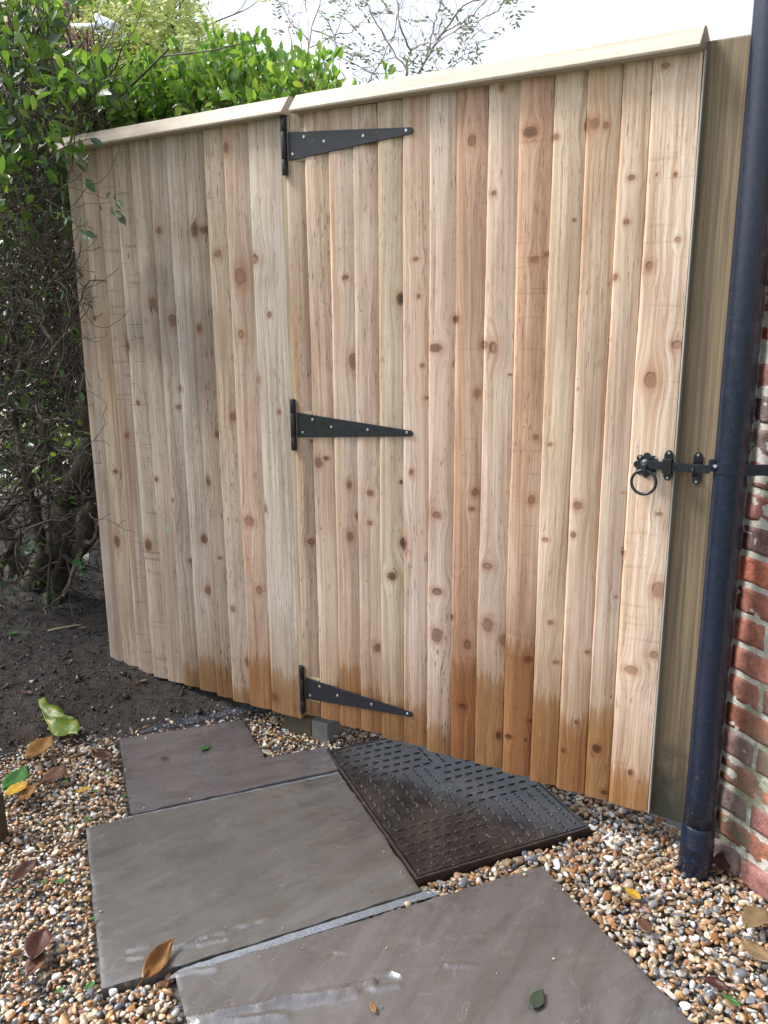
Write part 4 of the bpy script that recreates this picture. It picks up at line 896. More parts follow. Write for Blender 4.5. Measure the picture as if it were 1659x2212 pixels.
fl(42, 1735, 80, 1695, 'narrow', LF_OR, 'narrow tan-orange leaf right of the yellow leaf by the stake', 1.0, fold=.3, z=.018)
fl(305, 2122, 370, 2034, 'narrow', LF_OR, 'curled orange-brown leaf standing on the middle slab', 1.0, fold=.55, curl=.35, z=.010, tilt=(.5, 0))
fl(436, 1620, 452, 1612, 'oval', LF_GN, 'tiny bright green leaf on the purple-grey slab', 1.3, z=.004, stem=False)
fl(345, 1640, 366, 1637, 'narrow', LF_DK, 'tiny dark curled leaf on the purple-grey slab', 1.0, z=.004, stem=False, fold=.5)
fl(70, 2080, 100, 2010, 'oval', LF_DK, 'dark purple-brown curled leaf on the gravel left of the middle slab', 1.0, fold=.6, z=.014)
fl(60, 2110, 95, 2060, 'oval', LF_BR, 'brown leaf tucked under the dark purple-brown leaf on the left gravel', 1.0, fold=.3, z=.010)
fl(30, 1905, 75, 1865, 'serr', LF_DK, 'crumpled black-brown leaf on the left gravel', 1.2, fold=.4, z=.012)
fl(1600, 2030, 1668, 2085, 'oval', LF_TN, 'large tan leaf at the right edge of the gravel', .95, fold=.15, z=.014)
fl(1610, 2010, 1655, 1965, 'oval', LF_TN, 'tan leaf end curling up above the large tan leaf', .95, fold=.45, z=.016)
fl(1523, 2118, 1570, 2140, 'oval', LF_DK, 'dark maroon leaf on the right gravel', 1.2, fold=.4, z=.014, stem=False)
fl(1560, 2150, 1600, 2175, 'narrow', LF_GN, 'small bright green leaf just below the dark maroon leaf', 1.1, fold=.3, z=.012, stem=False)
fl(1545, 1875, 1572, 1850, 'oval', LF_DK, 'small dark red leaf leaning at the foot of the drainpipe', 1.1, fold=.3, z=.02, tilt=(.6, 0))
fl(1350, 1920, 1385, 1945, 'oval', LF_YL, 'yellow-orange leaf on the gravel beside the nearest slab', 1.0, z=.012)
fl(1385, 1985, 1400, 2018, 'oval', LF_BR, 'brown leaf on the gravel beside the nearest slab edge', 1.1, z=.01)
fl(1150, 2180, 1172, 2140, 'oval', NG('wet_dark_leaf').fin((.03, .045, .03), .2), 'dark green-black wet leaf flat on the nearest slab', 1.0, fold=.1, z=.006, stem=False)
fl(800, 2165, 812, 2190, 'narrow', LF_OR, 'tiny brown leaf in the water on the nearest slab', 1.0, fold=.3, z=.006, stem=False)
fl(100, 1690, 135, 1660, 'serr', LF_BR, 'brown leaf flat on the gravel left of the notched slab', 1.4, fold=.1, z=.012)
fl(355, 1600, 385, 1575, 'oval', LF_TN, 'small tan leaf on the soil above the notched slab', .8, z=.02) if False else None
fl(345, 1565 + 30, 385, 1560 + 30, 'oval', LF_GN, 'small green leaf', 1.0) if False else None
fl(160, 1715, 198, 1700, 'narrow', LF_YL, 'small yellow leaf sliver on the left gravel', 1.0, z=.012, stem=False)
fl(350, 1590, 380, 1560, 'oval', LF_YG, 'small pale green leaf upright at the corner of the notched slab', .7, z=.02) if False else None
fl(205, 1625, 240, 1640, 'oval', LF_DK, 'dark brown leaf against the left edge of the notched slab', 1.2, z=.012)
fl(400, 1468 - 120, 440, 1440 - 100, 'oval', LF_GN, 'x') if False else None
def onsoil(px, py):
    p = onz(px, py, .05)
    for _ in range(6): p = onz(px, py, float(soil_h(p[0], p[1])))
    return p
for (px, py, rot, L, kd_, m_, lb) in [(275, 1334, 40, .045, 'oval', LF_TN, 'tan leaf on the dark soil near the hedge stems'), (250, 1405, 10, .04, 'oval', LF_GN, 'green leaf on the soil at the foot of the leftmost fence board'), (250, 1230 + 120, 80, .045, 'serr', LF_BR, 'pale brown crumpled leaf on the soil'), (60, 1500, 20, .05, 'narrow', LF_BR, 'narrow brown leaf on the soil above the big yellow-green leaf'), (30, 1372, 60, .05, 'oval', LF_GN, 'green leaf on soil at the foot of the left hedge stem'), (180, 1360, 60, .03, 'oval', LF_TN, 'small tan leaf in the middle of the soil patch'), (310, 1475, 60, .03, 'oval', LF_TN, 'small tan leaf on soil below the fence panel')]:
    q = onsoil(px, py); fallen(0, 0, L, rot, kd_, m_, lb, plane=q + np.array([0, 0, .008]), fold=.2)
# small leaf scraps on the gravel (individual greens)
GS = [(230, 1672), (382, 1640 + 60), (205, 1845), (255, 1892), (150, 1790), (140, 1690), (285, 1975), (130, 1905), (205, 1710), (270, 1720), (190, 1770), (95, 1905), (35, 1925), (200, 1985), (195, 2130), (130, 2140), (1180, 1785 + 100), (1490, 1790), (1380, 1900 + 240)]
for i, (px, py) in enumerate(GS):
    if i in (16, 18): continue
    q = onz(px, py, .010)
    if inpoly(np.array(q[0]), np.array(q[1]), s1) or inpoly(np.array(q[0]), np.array(q[1]), s2): continue
    fallen(0, 0, rnd.uniform(.016, .03), rnd.uniform(0, 360), 'oval', LF_GN, 'small green leaf scrap among the pebbles left of the slabs' if px < 600 else 'small green leaf scrap on the right gravel near the pipe', plane=q, fold=.3, stem=False, group='green leaf scraps on the gravel')

# sticks on the soil
def stick(px0, py0, px1, py1, r, mat, label, bow=.01):
    a = onsoil(px0, py0); b_ = onsoil(px1, py1); P = []
    for t in np.linspace(0, 1, 9):
        q = a + (b_ - a) * t; q = q + np.array([rnd.uniform(-.003, .003), rnd.uniform(-.003, .003), r + .004 + bow * math.sin(math.pi * t)]); P.append(q)
    o = MB().tube(P, [r * (1 - .35 * t) for t in np.linspace(0, 1, 9)], 7).build('stick', mat, sm=True); tag(o, label, 'stick', 'sticks lying on the soil'); return o
PALE = mat_plain('pale_split_wood', (.34, .27, .16), (.46, .38, .25), 60, .6)
stick(104, 1366, 178, 1352, .0035, PALE, 'short pale broken stick on the dark soil under the hedge', .002)
stick(5, 1428, 118, 1385, .003, TWIG, 'long brown stick lying across the soil at the left edge')
stick(205, 1475 + 40, 285, 1420 + 65, .0018, TWIG, 'thin curved twig on the soil below the fence panel', .02)
stick(315, 1390 + 120, 290 + 140, 1515, .0018, TWIG, 'thin straight twig near the middle of the fence foot', .004)
stick(310, 1568, 350, 1585, .004, PALE, 'pale split stick leaning on gravel left of the notched slab', .004) if False else None
stick(325, 1250 + 130, 350, 1400, .002, TWIG, 'x') if False else None
stick(315, 1390, 345, 1400, .002, TWIG, 'tiny twig on soil beside the leftmost boards')
a_ = onz(318, 1590, .02)
stick(313 - 195 + 190, 1570, 350 - 10, 1640, .004, PALE, 'pale flat piece of wood at the gravel edge beside the notched slab', .003) if False else None
# litter of fine dead twigs
mb = MB()
for i in range(420):
    x = rnd.uniform(-3.4, -1.75); y = rnd.uniform(-.6, .6)
    if y < soil_y(x) or inpoly(np.array(x), np.array(y), s1): continue
    a = rnd.uniform(0, 6.28); L = rnd.uniform(.015, .09); P = []
    for t in (0, .33, .66, 1):
        xx_ = x + math.cos(a) * L * (t - .5) + rnd.uniform(-.004, .004); yy_ = y + math.sin(a) * L * (t - .5) + rnd.uniform(-.004, .004); P.append((xx_, yy_, float(soil_h(xx_, yy_)) + .003 + rnd.uniform(0, .005)))
    mb.add(*[v for v in (lambda m: (m.v, m.f))(MB().tube(P, rnd.uniform(.0005, .0013), 4))])
tag(mb.build('twig_litter', TWIG, fix=False), 'scattered fine dead twigs and rootlets on the soil', 'twigs', kind='stuff')

# old wooden stake at left edge
q0 = onz(2, 1812, .0); stk = MB().box((q0[0] - .045, q0[1] - .02, -.06), (q0[0] - .0, q0[1] + .025, .13)).build('stake', POSTD); bevel(stk, .004)
tag(stk, 'short weathered wooden stake at the left edge of the gravel', 'stake')

# ------------------------------------------------------------------ leafy things
def inwin(p):
    v = np.asarray(p) - CAM; z = v @ CF; x = W0 / 2 + FPX * (v @ CR) / z; y = H0 / 2 - FPX * (v @ CU) / z
    return (x > 138) & (x < 262) & (y > 18) & (y < 108)
def leaves_mesh(name, P, D, L, mat, parent=None, wr=.56, cup=.25, lr=None, N=None):
    """P base points, D directions, L lengths -> folded oval leaves"""
    if parent is not None and parent.name.startswith('hedge_shrub') and N is None:
        k = ~inwin(np.asarray(P) + np.asarray(D) / (np.linalg.norm(D, axis=1)[:, None] + 1e-9) * .02); P = np.asarray(P)[k]; D = np.asarray(D)[k]; L = np.asarray(L)[k]
    n = len(P); P = np.asarray(P, float); D = np.asarray(D, float); D /= np.linalg.norm(D, axis=1)[:, None] + 1e-9
    if N is None: N = rng.normal(size=(n, 3)) * .6 + np.array([0, -.15, .8])
    S = np.cross(D, N); S /= np.linalg.norm(S, axis=1)[:, None] + 1e-9; N = np.cross(S, D); L = np.asarray(L, float)[:, None]
    tpl = [(0, 0, 0), (.28, .36, .10), (.28, 0, 0), (.28, -.36, .10), (.62, .42, .12), (.62, 0, -.03), (.62, -.42, .12), (.86, .2, .02), (.86, 0, -.06), (.86, -.2, .02), (1, 0, -.12)]
    V = np.stack([P + L * (D * a + S * b_ * wr + N * (c_ * cup * 2)) for a, b_, c_ in tpl], 1)
    q = [(0, 2, 1, 1), (0, 3, 2, 2), (1, 2, 5, 4), (2, 3, 6, 5), (4, 5, 8, 7), (5, 6, 9, 8), (7, 8, 10, 10), (8, 9, 10, 10)]
    quads = np.array([(1, 2, 5, 4), (2, 3, 6, 5), (4, 5, 8, 7), (5, 6, 9, 8)]); tris = np.array([(0, 2, 1), (0, 3, 2), (7, 8, 10), (8, 9, 10)])
    T = np.concatenate([tris, quads[:, [0, 1, 2]], quads[:, [0, 2, 3]]]); F = (T[None] + (np.arange(n) * 11)[:, None, None]).reshape(-1, 3)
    me = fastmesh(name, V.reshape(-1, 3), F, 3); fattr(me, 'lr', np.repeat(rng.random(n) if lr is None else lr, 11)); o = link(name, me, mat, parent); smooth(me); return o

def grow(mb, tips, p, d, L, r, lev, maxlev, spread=.6, up=.15, kids=(2, 4), seg=5, wig=.22, shrink=.62, minr=.0012, sides=None):
    P = [np.array(p, float)]; d = np.array(d, float); d /= np.linalg.norm(d); dirs = [d]
    for i in range(seg):
        d = d + rng.normal(0, wig, 3) + np.array([0, 0, up * .3]); d /= np.linalg.norm(d); P.append(P[-1] + d * L / seg); dirs.append(d)
    R = np.linspace(r, max(minr, r * .6), seg + 1); mb.tube(P, R, sides or (7 if r > .008 else 4 if r > .003 else 3), cap=lev == 0)
    if lev >= maxlev: tips.append((P, dirs)); return
    for k in range(rnd.randint(*kids)):
        j = rnd.randint(2, seg); dd = dirs[j] + rng.normal(0, spread, 3); dd[2] += up; grow(mb, tips, P[j], dd, L * shrink * rnd.uniform(.75, 1.2), R[j] * .62, lev + 1, maxlev, spread, up, kids, seg, wig, shrink, minr, sides)
    if rnd.random() < .8: grow(mb, tips, P[-1], dirs[-1] + rng.normal(0, .2, 3), L * shrink, R[-1] * .9, lev + 1, maxlev, spread, up, kids, seg, wig, shrink, minr, sides)

def leaf_on_tips(tips, L, per, pick=1.0, spread=.7):
    P = []; D = []; LL = []
    for pts, dirs in tips:
        if rnd.random() > pick: continue
        for k in range(per):
            j = rnd.randint(1, len(pts) - 1); s_ = rng.normal(0, 1, 3); d = dirs[j] * .7 + s_ * spread; P.append(pts[j]); D.append(d); LL.append(L * rnd.uniform(.6, 1.25))
        P.append(pts[-1]); D.append(dirs[-1]); LL.append(L)
    return P, D, LL

# --- the left hedge shrub
hedge = empty('hedge_shrub', (-3.1, .15, 0)); tag(hedge, 'tangled brown-stemmed hedge shrub filling the left edge beside the fence panel', 'hedge')
mb = MB(); zx = lambda L, y0: [(.21 * a, y0 + .21 * b_) for a, b_ in L]
ST = [(zx([(330, 1960), (350, 1700), (400, 1450), (520, 1280), (640, 1150), (660, 900), (650, 730), (760, 570), (860, 400), (930, 200), (920, 0), (900, -300)], 929), 22, .22),
      (zx([(760, 570), (650, 480), (540, 330), (480, 180), (470, 0), (400, -250)], 929), 13, .22),
      (zx([(530, 1800), (640, 1500), (760, 1300), (870, 1180), (900, 900), (1000, 700), (1010, 450), (960, 300), (900, 100)], 929), 14, .20),
      (zx([(520, 1760), (580, 1500), (650, 1250), (670, 1080)], 929), 7, .14),
      (zx([(90, 1960), (150, 1650), (190, 1400), (150, 1200), (60, 1050), (20, 800)], 929), 17, .30),
      (zx([(190, 1950), (210, 1700), (200, 1500)], 929), 9, .3),
      (zx([(420, 1400), (410, 1150), (370, 850), (300, 600), (250, 400), (210, 200), (170, 0), (130, -200)], 929), 9, .12),
      (zx([(-60, 1550), (30, 1350), (110, 1220), (205, 1065)], 929), 8, .02),
      (zx([(-60, 900), (60, 830), (170, 740), (320, 640)], 929), 7, .10),
      (zx([(500, 1800), (515, 1300), (505, 900), (490, 600), (485, 400)], 929), 3, .06),
      (zx([(850, 2200), (830, 1980), (700, 1880), (640, 1790), (540, 1600), (420, 1430), (330, 1250), (200, 1100)], 398), 5, .10),
      (zx([(640, 1790), (780, 1800), (860, 1950), (870, 2100)], 398), 4, .10),
      (zx([(170, 2000), (240, 1800), (200, 1650), (120, 1580), (100, 1400)], 398), 6, .08),
      (zx([(450, 1440), (440, 1290), (470, 1180), (560, 960), (700, 850), (830, 640)], 398), 3.5, -.02),
      (zx([(600, 1300), (590, 1150), (540, 980), (480, 800), (430, 600)], 398), 3.5, -.02)]
hands = []
for pix, r, Yd in ST:
    P = [ony(x, y, Yd + .03 * math.sin(i * 1.3)) for i, (x, y) in enumerate(pix)]
    # densify with jitter
    Q = []; 
    for i in range(len(P) - 1):
        for t in (0, .33, .66): Q.append(P[i] + (P[i + 1] - P[i]) * t + rng.normal(0, .003 + r * .0001, 3))
    Q.append(P[-1]); dist_ = np.linalg.norm(P[0] - CAM); rr = r * dist_ / FPX; n_ = len(Q)
    R = np.array([rr * (1.25 - .55 * i / n_) * (1 + .12 * math.sin(i * 2.1)) for i in range(n_)]); mb.tube(Q, R, 10 if r > 6 else 6); hands.append((Q, R))
trunk = mb.build('trunk', BARK, hedge, sm=True)
mb = MB(); tips = []
for (Q, R) in hands:
    for k in range(9):
        j = rnd.randint(len(Q) // 3, len(Q) - 1); d = rng.normal(0, 1, 3); d[1] *= .7; grow(mb, tips, Q[j], d, rnd.uniform(.12, .3), R[j] * .35 + .001, 1, 3, .7, .2, (1, 3))
brown = mb.build('branches', TWIG, hedge, sm=True, fix=False)
# dense curtain of fine dead twigs
mb = MB(); tips2 = []
for i in range(1500):
    px = rnd.uniform(-120, 205) ; py = rnd.uniform(120, 1120); Yd = rnd.uniform(-.12, .5)
    if px > 110 and py < 230: continue
    edge = 150 + (py - 330) * .077
    if px > edge - 12 and py > 300: Yd = rnd.uniform(.06, .5); px = min(px, edge + 30)
    if py > 850 and rnd.random() < .62: continue
    p = ony(px, py, Yd); d = np.array([rnd.gauss(.25, .55), rnd.gauss(-.1, .4), rnd.gauss(.45, .7)]); 
    grow(mb, tips2, p, d, rnd.uniform(.10, .26), rnd.uniform(.0014, .0034), 0, 1, .6, .1, (1, 3), 6, .30, .6, .0009)
twigs = mb.build('dead_twigs', TWIG, hedge, sm=True, fix=False)
# inner dead wood, the hedge's deep shade put into its dark colour
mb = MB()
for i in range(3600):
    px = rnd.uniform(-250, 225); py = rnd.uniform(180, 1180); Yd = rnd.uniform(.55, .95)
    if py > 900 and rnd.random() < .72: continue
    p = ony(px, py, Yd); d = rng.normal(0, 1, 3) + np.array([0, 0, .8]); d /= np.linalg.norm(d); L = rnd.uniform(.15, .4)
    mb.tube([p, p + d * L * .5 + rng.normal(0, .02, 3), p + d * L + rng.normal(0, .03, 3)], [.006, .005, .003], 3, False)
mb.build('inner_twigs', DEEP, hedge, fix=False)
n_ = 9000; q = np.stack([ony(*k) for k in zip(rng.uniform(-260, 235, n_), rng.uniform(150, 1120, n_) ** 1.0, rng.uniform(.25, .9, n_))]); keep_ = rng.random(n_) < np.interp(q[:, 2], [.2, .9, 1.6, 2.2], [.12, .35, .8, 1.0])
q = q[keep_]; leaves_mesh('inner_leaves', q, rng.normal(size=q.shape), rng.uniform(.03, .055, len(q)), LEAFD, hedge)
# sprays reaching over the fence face
mb = MB(); spr = []
def spray(pix, Yd, r=.0022):
    P = [ony(x, y, Yd + .006 * i) for i, (x, y) in enumerate(pix)]; Q = []
    for i in range(len(P) - 1):
        for t in (0, .5): Q.append(P[i] + (P[i + 1] - P[i]) * t + rng.normal(0, .002, 3))
    Q.append(P[-1]); mb.tube(Q, np.linspace(r, r * .45, len(Q)), 5); return Q
z0_ = lambda L: [(.21 * a, .21 * b_) for a, b_ in L]
s_a = spray(z0_([(540, 2010), (700, 1890), (830, 1790), (900, 1700), (940, 1600)]), -.16)
s_b = spray(z0_([(560, 2260), (760, 2150), (900, 2090), (1080, 2090), (1140, 2070)]), -.17, .002)
s_c = spray(z0_([(700, 1920), (860, 1970), (990, 2020), (1090, 2050)]), -.15, .0018)
s_d = spray(z0_([(760, 1870), (1010, 1880), (1120, 1780), (1190, 1640), (1210, 1560)]), -.19, .0015)
s_e = spray(z0_([(480, 2060), (620, 2140), (760, 2230), (800, 2330)]), -.14, .002)
s_f = spray(z0_([(300, 1900), (480, 1640), (700, 1480), (930, 1420), (1000, 1490)]), -.16, .0022)
s_g = spray(z0_([(700, 1900), (740, 1700), (770, 1400), (800, 1000)]), -.10, .003)
s_h = spray(z0_([(560, 2900), (700, 2830), (800, 2650), (830, 2480)]), -.1, .003)
mb.build('front_sprays', TWIG, hedge, sm=True, fix=False)
def lf_at(lst, Yd, L=None):
    P = []; D = []; LL = []
    for x0, y0, x1, y1 in lst:
        a = ony(x0 * .21, y0 * .21, Yd); b_ = ony(x1 * .21, y1 * .21, Yd + rnd.uniform(-.01, .01)); P.append(a); D.append(b_ - a); LL.append(np.linalg.norm(b_ - a))
    return P, D, LL
P1, D1, L1 = lf_at([(1095, 2050, 1130, 1980), (1180, 2060, 1185, 2000), (1200, 2060, 1262, 2110), (1180, 2080, 1240, 2150), (1030, 2100, 1045, 2170), (1140, 2110, 1180, 2220), (1190, 2170, 1262, 2230), (1210, 2220, 1262, 2300), (1250, 2200, 1290, 2320), (930, 1420, 1060, 1510), (820, 1640, 760, 1560), (840, 1640, 850, 1590), (850, 1650, 910, 1580), (880, 1640, 930, 1660), (920, 1690, 935, 1760), (640, 2160, 670, 2250), (680, 2220, 740, 2270), (700, 2260, 760, 2300), (820, 2300, 830, 2230), (800, 2360, 870, 2400), (850, 2390, 990, 2440), (850, 2400, 910, 2480), (860, 2350, 900, 2300), (930, 1350, 940, 1250), (905, 1300, 960, 1250)], -.17)
leaves_mesh('front_leaves', P1, D1, L1, LEAFD, hedge, .5, .3, lr=np.random.default_rng(3).uniform(.3, 1, len(P1)), N=rng.normal(size=(len(P1), 3)) * .5 + np.array([.1, -.9, .5]))
# leafy upper and outer part
P, D, LL = [], [], []
def cluster(px, py, Yd, n_, Lf, out):
    c_ = ony(px, py, Yd)
    for k in range(n_):
        p = c_ + rng.normal(0, .03, 3); d = rng.normal(0, 1, 3); d[2] -= .1; out[0].append(p); out[1].append(d); out[2].append(Lf * rnd.uniform(.6, 1.2))
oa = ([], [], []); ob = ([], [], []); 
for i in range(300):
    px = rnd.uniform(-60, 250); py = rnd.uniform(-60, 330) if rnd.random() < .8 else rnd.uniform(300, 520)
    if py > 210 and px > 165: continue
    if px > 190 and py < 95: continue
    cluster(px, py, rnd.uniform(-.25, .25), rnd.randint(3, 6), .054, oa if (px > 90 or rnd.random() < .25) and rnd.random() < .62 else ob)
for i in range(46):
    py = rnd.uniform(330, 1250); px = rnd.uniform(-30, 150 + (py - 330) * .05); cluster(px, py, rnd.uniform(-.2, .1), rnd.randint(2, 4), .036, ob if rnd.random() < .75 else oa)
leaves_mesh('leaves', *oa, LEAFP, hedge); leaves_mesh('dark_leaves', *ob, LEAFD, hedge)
# upright leafy shoots of the hedge top
mb = MB(); tips = []
for i in range(60):
    px = rnd.uniform(0, 235); py = rnd.uniform(60, 330)
    if px > 120 and py < 200: continue
    p = ony(px, py, rnd.uniform(-.1, .3)); grow(mb, tips, p, (rnd.gauss(.25, .3), rnd.gauss(0, .3), 1), rnd.uniform(.15, .35), rnd.uniform(.002, .005), 0, 1, .5, .4, (1, 3))
# the long sprig rising to the right above the fence
P = [ony(x, y, .25) for x, y in [(150, 330), (230, 235), (310, 160), (365, 105), (455, 110), (560, 85)]]
mb.tube([P[0], P[1], P[2], P[3]], [.006, .005, .004, .003], 6); mb.tube([P[2] + (P[3] - P[2]) * .7, P[4], P[5]], [.003, .0025, .0015], 5)
mb.build('shoots', TWIG, hedge, sm=True, fix=False)
P, D, LL = leaf_on_tips(tips, .042, 3); leaves_mesh('shoot_leaves', P, D, LL, LEAFP, hedge)

# unseen hedge mass added beyond the left edge to shade hedge and soil
n_ = 15000; q = np.stack([ony(*k) for k in zip(rng.uniform(-1500, -110, n_), rng.uniform(-500, 1900, n_), rng.uniform(-1.1, .1, n_))]); q = q[(q[:, 2] > .35) & (q[:, 2] < 2.6)]
h2 = empty('hedge_shrub', (-3.6, -.8, 0)); tag(h2, 'unseen leafy hedge mass added beyond the left edge of the view to cast shade', 'hedge')
leaves_mesh('leaves', q, rng.normal(size=q.shape), rng.uniform(.04, .065, len(q)), LEAFD, h2)
mb = MB()
for i in range(14):
    p_ = (rnd.uniform(-4.3, -3.4), rnd.uniform(-1.2, -.3)); mb.tube([(p_[0], p_[1], 0), (p_[0] + rnd.uniform(-.1, .1), p_[1] + rnd.uniform(-.1, .1), 1.0), (p_[0] + rnd.uniform(-.2, .2), p_[1], 2.2)], [.03, .02, .006], 7)
mb.build('trunk', BARK, h2, sm=True, fix=False)
# ivy tufts at the stem foot
def ivy(px, py, Yd, label, n_=5, s_=.04):
    c_ = ony(px, py, Yd); P = [c_ + rng.normal(0, .018, 3) for _ in range(n_)]; D = [rng.normal(0, 1, 3) + np.array([0, -.4, -.3]) for _ in range(n_)]
    e = empty('ivy_tuft', tuple(c_)); mbi = MB(); Q = [c_ + np.array([0, .03, -.07])] + sorted([p for p in P], key=lambda p: p[2]); mbi.tube(Q, .0016, 5); mbi.build('stem', TWIG, e)
    leaves_mesh('leaves', P, D, [s_ * rnd.uniform(.8, 1.2) for _ in range(n_)], LEAFD, e, .95, .15, N=rng.normal(size=(n_, 3)) * .3 + np.array([0, -.8, .5]))
    tag(e, label, 'ivy', 'ivy tufts on the hedge stems')
ivy(113, 1285, .12, 'dark ivy tuft on the foot of the right-hand hedge stem', 6)
ivy(40, 1278, .18, 'dark ivy tuft on the left hedge trunk near the ground', 4)
ivy(85, 1180, .0, 'dark blue-green ivy leaves hanging mid height between the hedge trunks', 5, .055)
ivy(180, 1215, .02, 'glossy dark ivy leaves near the fence edge above the soil', 7, .045)

# --- privet hedge behind the fence: several shrubs
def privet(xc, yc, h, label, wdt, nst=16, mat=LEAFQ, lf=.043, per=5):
    e = empty('privet_shrub', (xc, yc, 0)); tag(e, label, 'hedge', 'privet shrubs behind the fence panel'); mb = MB(); tips = []
    for i in range(nst):
        b0 = np.array([xc + rnd.uniform(-wdt, wdt) * .8, yc + rnd.uniform(-.16, .16), rnd.uniform(.9, 1.5)]); hh = h - b0[2] - .22
        P = [b0]; 
        for k in range(5): P.append(P[-1] + np.array([rnd.gauss(0, .02), rnd.gauss(0, .02), hh / 5]))
        mb.tube([np.array([b0[0], b0[1], .0])] + P, [.012] + list(np.linspace(.009, .004, 6)), 5)
        for k in range(2, 6):
            for q in range(3): grow(mb, tips, P[k], (rnd.gauss(0, .55), rnd.gauss(-.1, .5), .9), rnd.uniform(.10, .20), .0032, 1, 2, .5, .5, (2, 3), 4, .16)
    mb.build('trunk', TWIGB, e, sm=True, fix=False)
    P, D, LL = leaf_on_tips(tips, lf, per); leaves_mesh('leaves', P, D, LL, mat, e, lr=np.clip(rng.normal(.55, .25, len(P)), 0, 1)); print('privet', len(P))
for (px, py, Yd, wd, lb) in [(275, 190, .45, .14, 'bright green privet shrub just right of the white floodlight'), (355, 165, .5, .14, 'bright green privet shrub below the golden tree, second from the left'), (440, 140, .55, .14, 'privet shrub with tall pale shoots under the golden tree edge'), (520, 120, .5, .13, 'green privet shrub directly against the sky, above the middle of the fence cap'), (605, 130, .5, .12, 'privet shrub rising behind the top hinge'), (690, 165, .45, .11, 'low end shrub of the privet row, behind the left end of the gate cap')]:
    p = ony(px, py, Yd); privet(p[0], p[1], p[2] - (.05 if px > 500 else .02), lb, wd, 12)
# --- golden-leaved tree behind
def pinnate(base, d, L, n_, lf, out):
    d = d / np.linalg.norm(d); s_ = np.cross(d, [0, 0, 1.0]); s_ /= np.linalg.norm(s_) + 1e-9
    for k in range(1, n_ + 1):
        p = base + d * L * k / n_ - np.array([0, 0, 1]) * L * .12 * (k / n_) ** 2
        for sg in (-1, 1): out[0].append(p); out[1].append(s_ * sg + d * .45 + rng.normal(0, .12, 3)); out[2].append(lf * rnd.uniform(.8, 1.1))
    out[0].append(base + d * L); out[1].append(d); out[2].append(lf)
gt = ony(330, 60, 3.2); tree = empty('golden_tree', (gt[0], gt[1], 0)); tag(tree, 'golden-green tree with feathery leaves behind the hedge at upper left', 'tree')
mb = MB(); tips = []
for k in range(7):
    b0 = np.array([gt[0] + rnd.uniform(-.3, .3), gt[1] + rnd.uniform(-.3, .3), 0]); top = ony(rnd.uniform(210, 440), rnd.uniform(-60, 120), gt[1] + rnd.uniform(-.3, .5)); P = [b0 + (top - b0) * t + rng.normal(0, .03, 3) for t in np.linspace(0, 1, 8)]
    mb.tube(P, np.linspace(.05, .012, 8), 7)
    for j in (4, 5, 6, 7):
        for q in range(3): grow(mb, tips, P[j], rng.normal(0, 1, 3) + np.array([.2, -.2, .2]), rnd.uniform(.3, .55), .008, 1, 2, .6, .1, (2, 3), 5)
mb.build('trunk', BARK, tree, sm=True, fix=False)
out = ([], [], [])
for pts, dirs in tips:
    for k in range(3):
        j = rnd.randint(1, len(pts) - 1); pinnate(pts[j], dirs[j] + rng.normal(0, .6, 3) + np.array([0, 0, -.4]), rnd.uniform(.18, .3), 7, .05, out)
for i in range(1150):
    px = rnd.uniform(180, 510); py = rnd.uniform(-80, 225)
    if px > 400 and py < (px - 400) * .95: continue
    pinnate(ony(px, py, gt[1] + rnd.uniform(-.5, .7)), rng.normal(0, 1, 3) + np.array([.3, -.3, -.5]), rnd.uniform(.16, .28), 7, .048, out)
leaves_mesh('leaves', *out, LEAFY, tree, .42, .12); print('golden', len(out[0]))
# dark evergreen behind it
dk = ony(235, 150, 4.6); e = empty('dark_tree', (dk[0], dk[1], 0)); tag(e, 'dark green tree filling the gaps behind the golden tree', 'tree')
mb = MB().tube([(dk[0], dk[1], 0), (dk[0], dk[1] + .1, 2.4), (dk[0] + .2, dk[1], 4)], [.14, .1, .03], 8); mb.build('trunk', BARK, e, sm=True)
n = 9000; P = np.stack([ony(*q) for q in zip(rng.uniform(-150, 400, n), rng.uniform(-150, 560, n), dk[1] + rng.uniform(-.5, .7, n))]); k_ = ~((P[:, 2] > 2.85) & (P[:, 0] > ony(360, 0, dk[1])[0]))
P = P[k_]; leaves_mesh('leaves', P, rng.normal(size=P.shape), rng.uniform(.05, .09, len(P)), LEAFBG, e, .5)
# background shrubs low behind the hedge, seen between the stems
for i, (px, py, Yd, rad, lb) in enumerate([(60, 1000, 2.2, .6, 'leafy green bush seen between the hedge stems, left'), (190, 930, 2.4, .6, 'leafy green bush seen through the hedge close to the fence end'), (-60, 900, 2.0, .7, 'leafy green bush beyond the hedge at the left frame edge')]):
    c_ = ony(px, py, Yd); e = empty('garden_bush', (c_[0], c_[1], 0)); tag(e, lb, 'bush', 'bushes in the garden beyond the hedge')
    n = 2600; q = rng.normal(size=(n, 3)); q /= np.linalg.norm(q, axis=1)[:, None]; q *= (rad * rng.uniform(.55, 1, n) ** .5)[:, None]; q[:, 2] *= 1.3; P = q + c_ + np.array([0, 0, .1]); P = P[P[:, 2] > .05]
    leaves_mesh('leaves', P, rng.normal(size=P.shape), rng.uniform(.04, .08, len(P)), LEAFBG, e, .55)
    mbt = MB()
    for k in range(6): mbt.tube([(c_[0] + rnd.uniform(-.1, .1), c_[1], 0), c_ + rng.normal(0, .3, 3)], [.02, .006], 5)
    mbt.build('trunk', BARK, e, sm=True)
# pale patio beyond the hedge
c_ = onz(150, 1195); o = MB().box((c_[0] - 3.2, c_[1] - .25, -.065), (c_[0] + 1.1, c_[1] + 2.1, -.02)).build('patio', PATIO); tag(o, 'pale paved patio glimpsed through the hedge stems', 'patio', kind='structure')

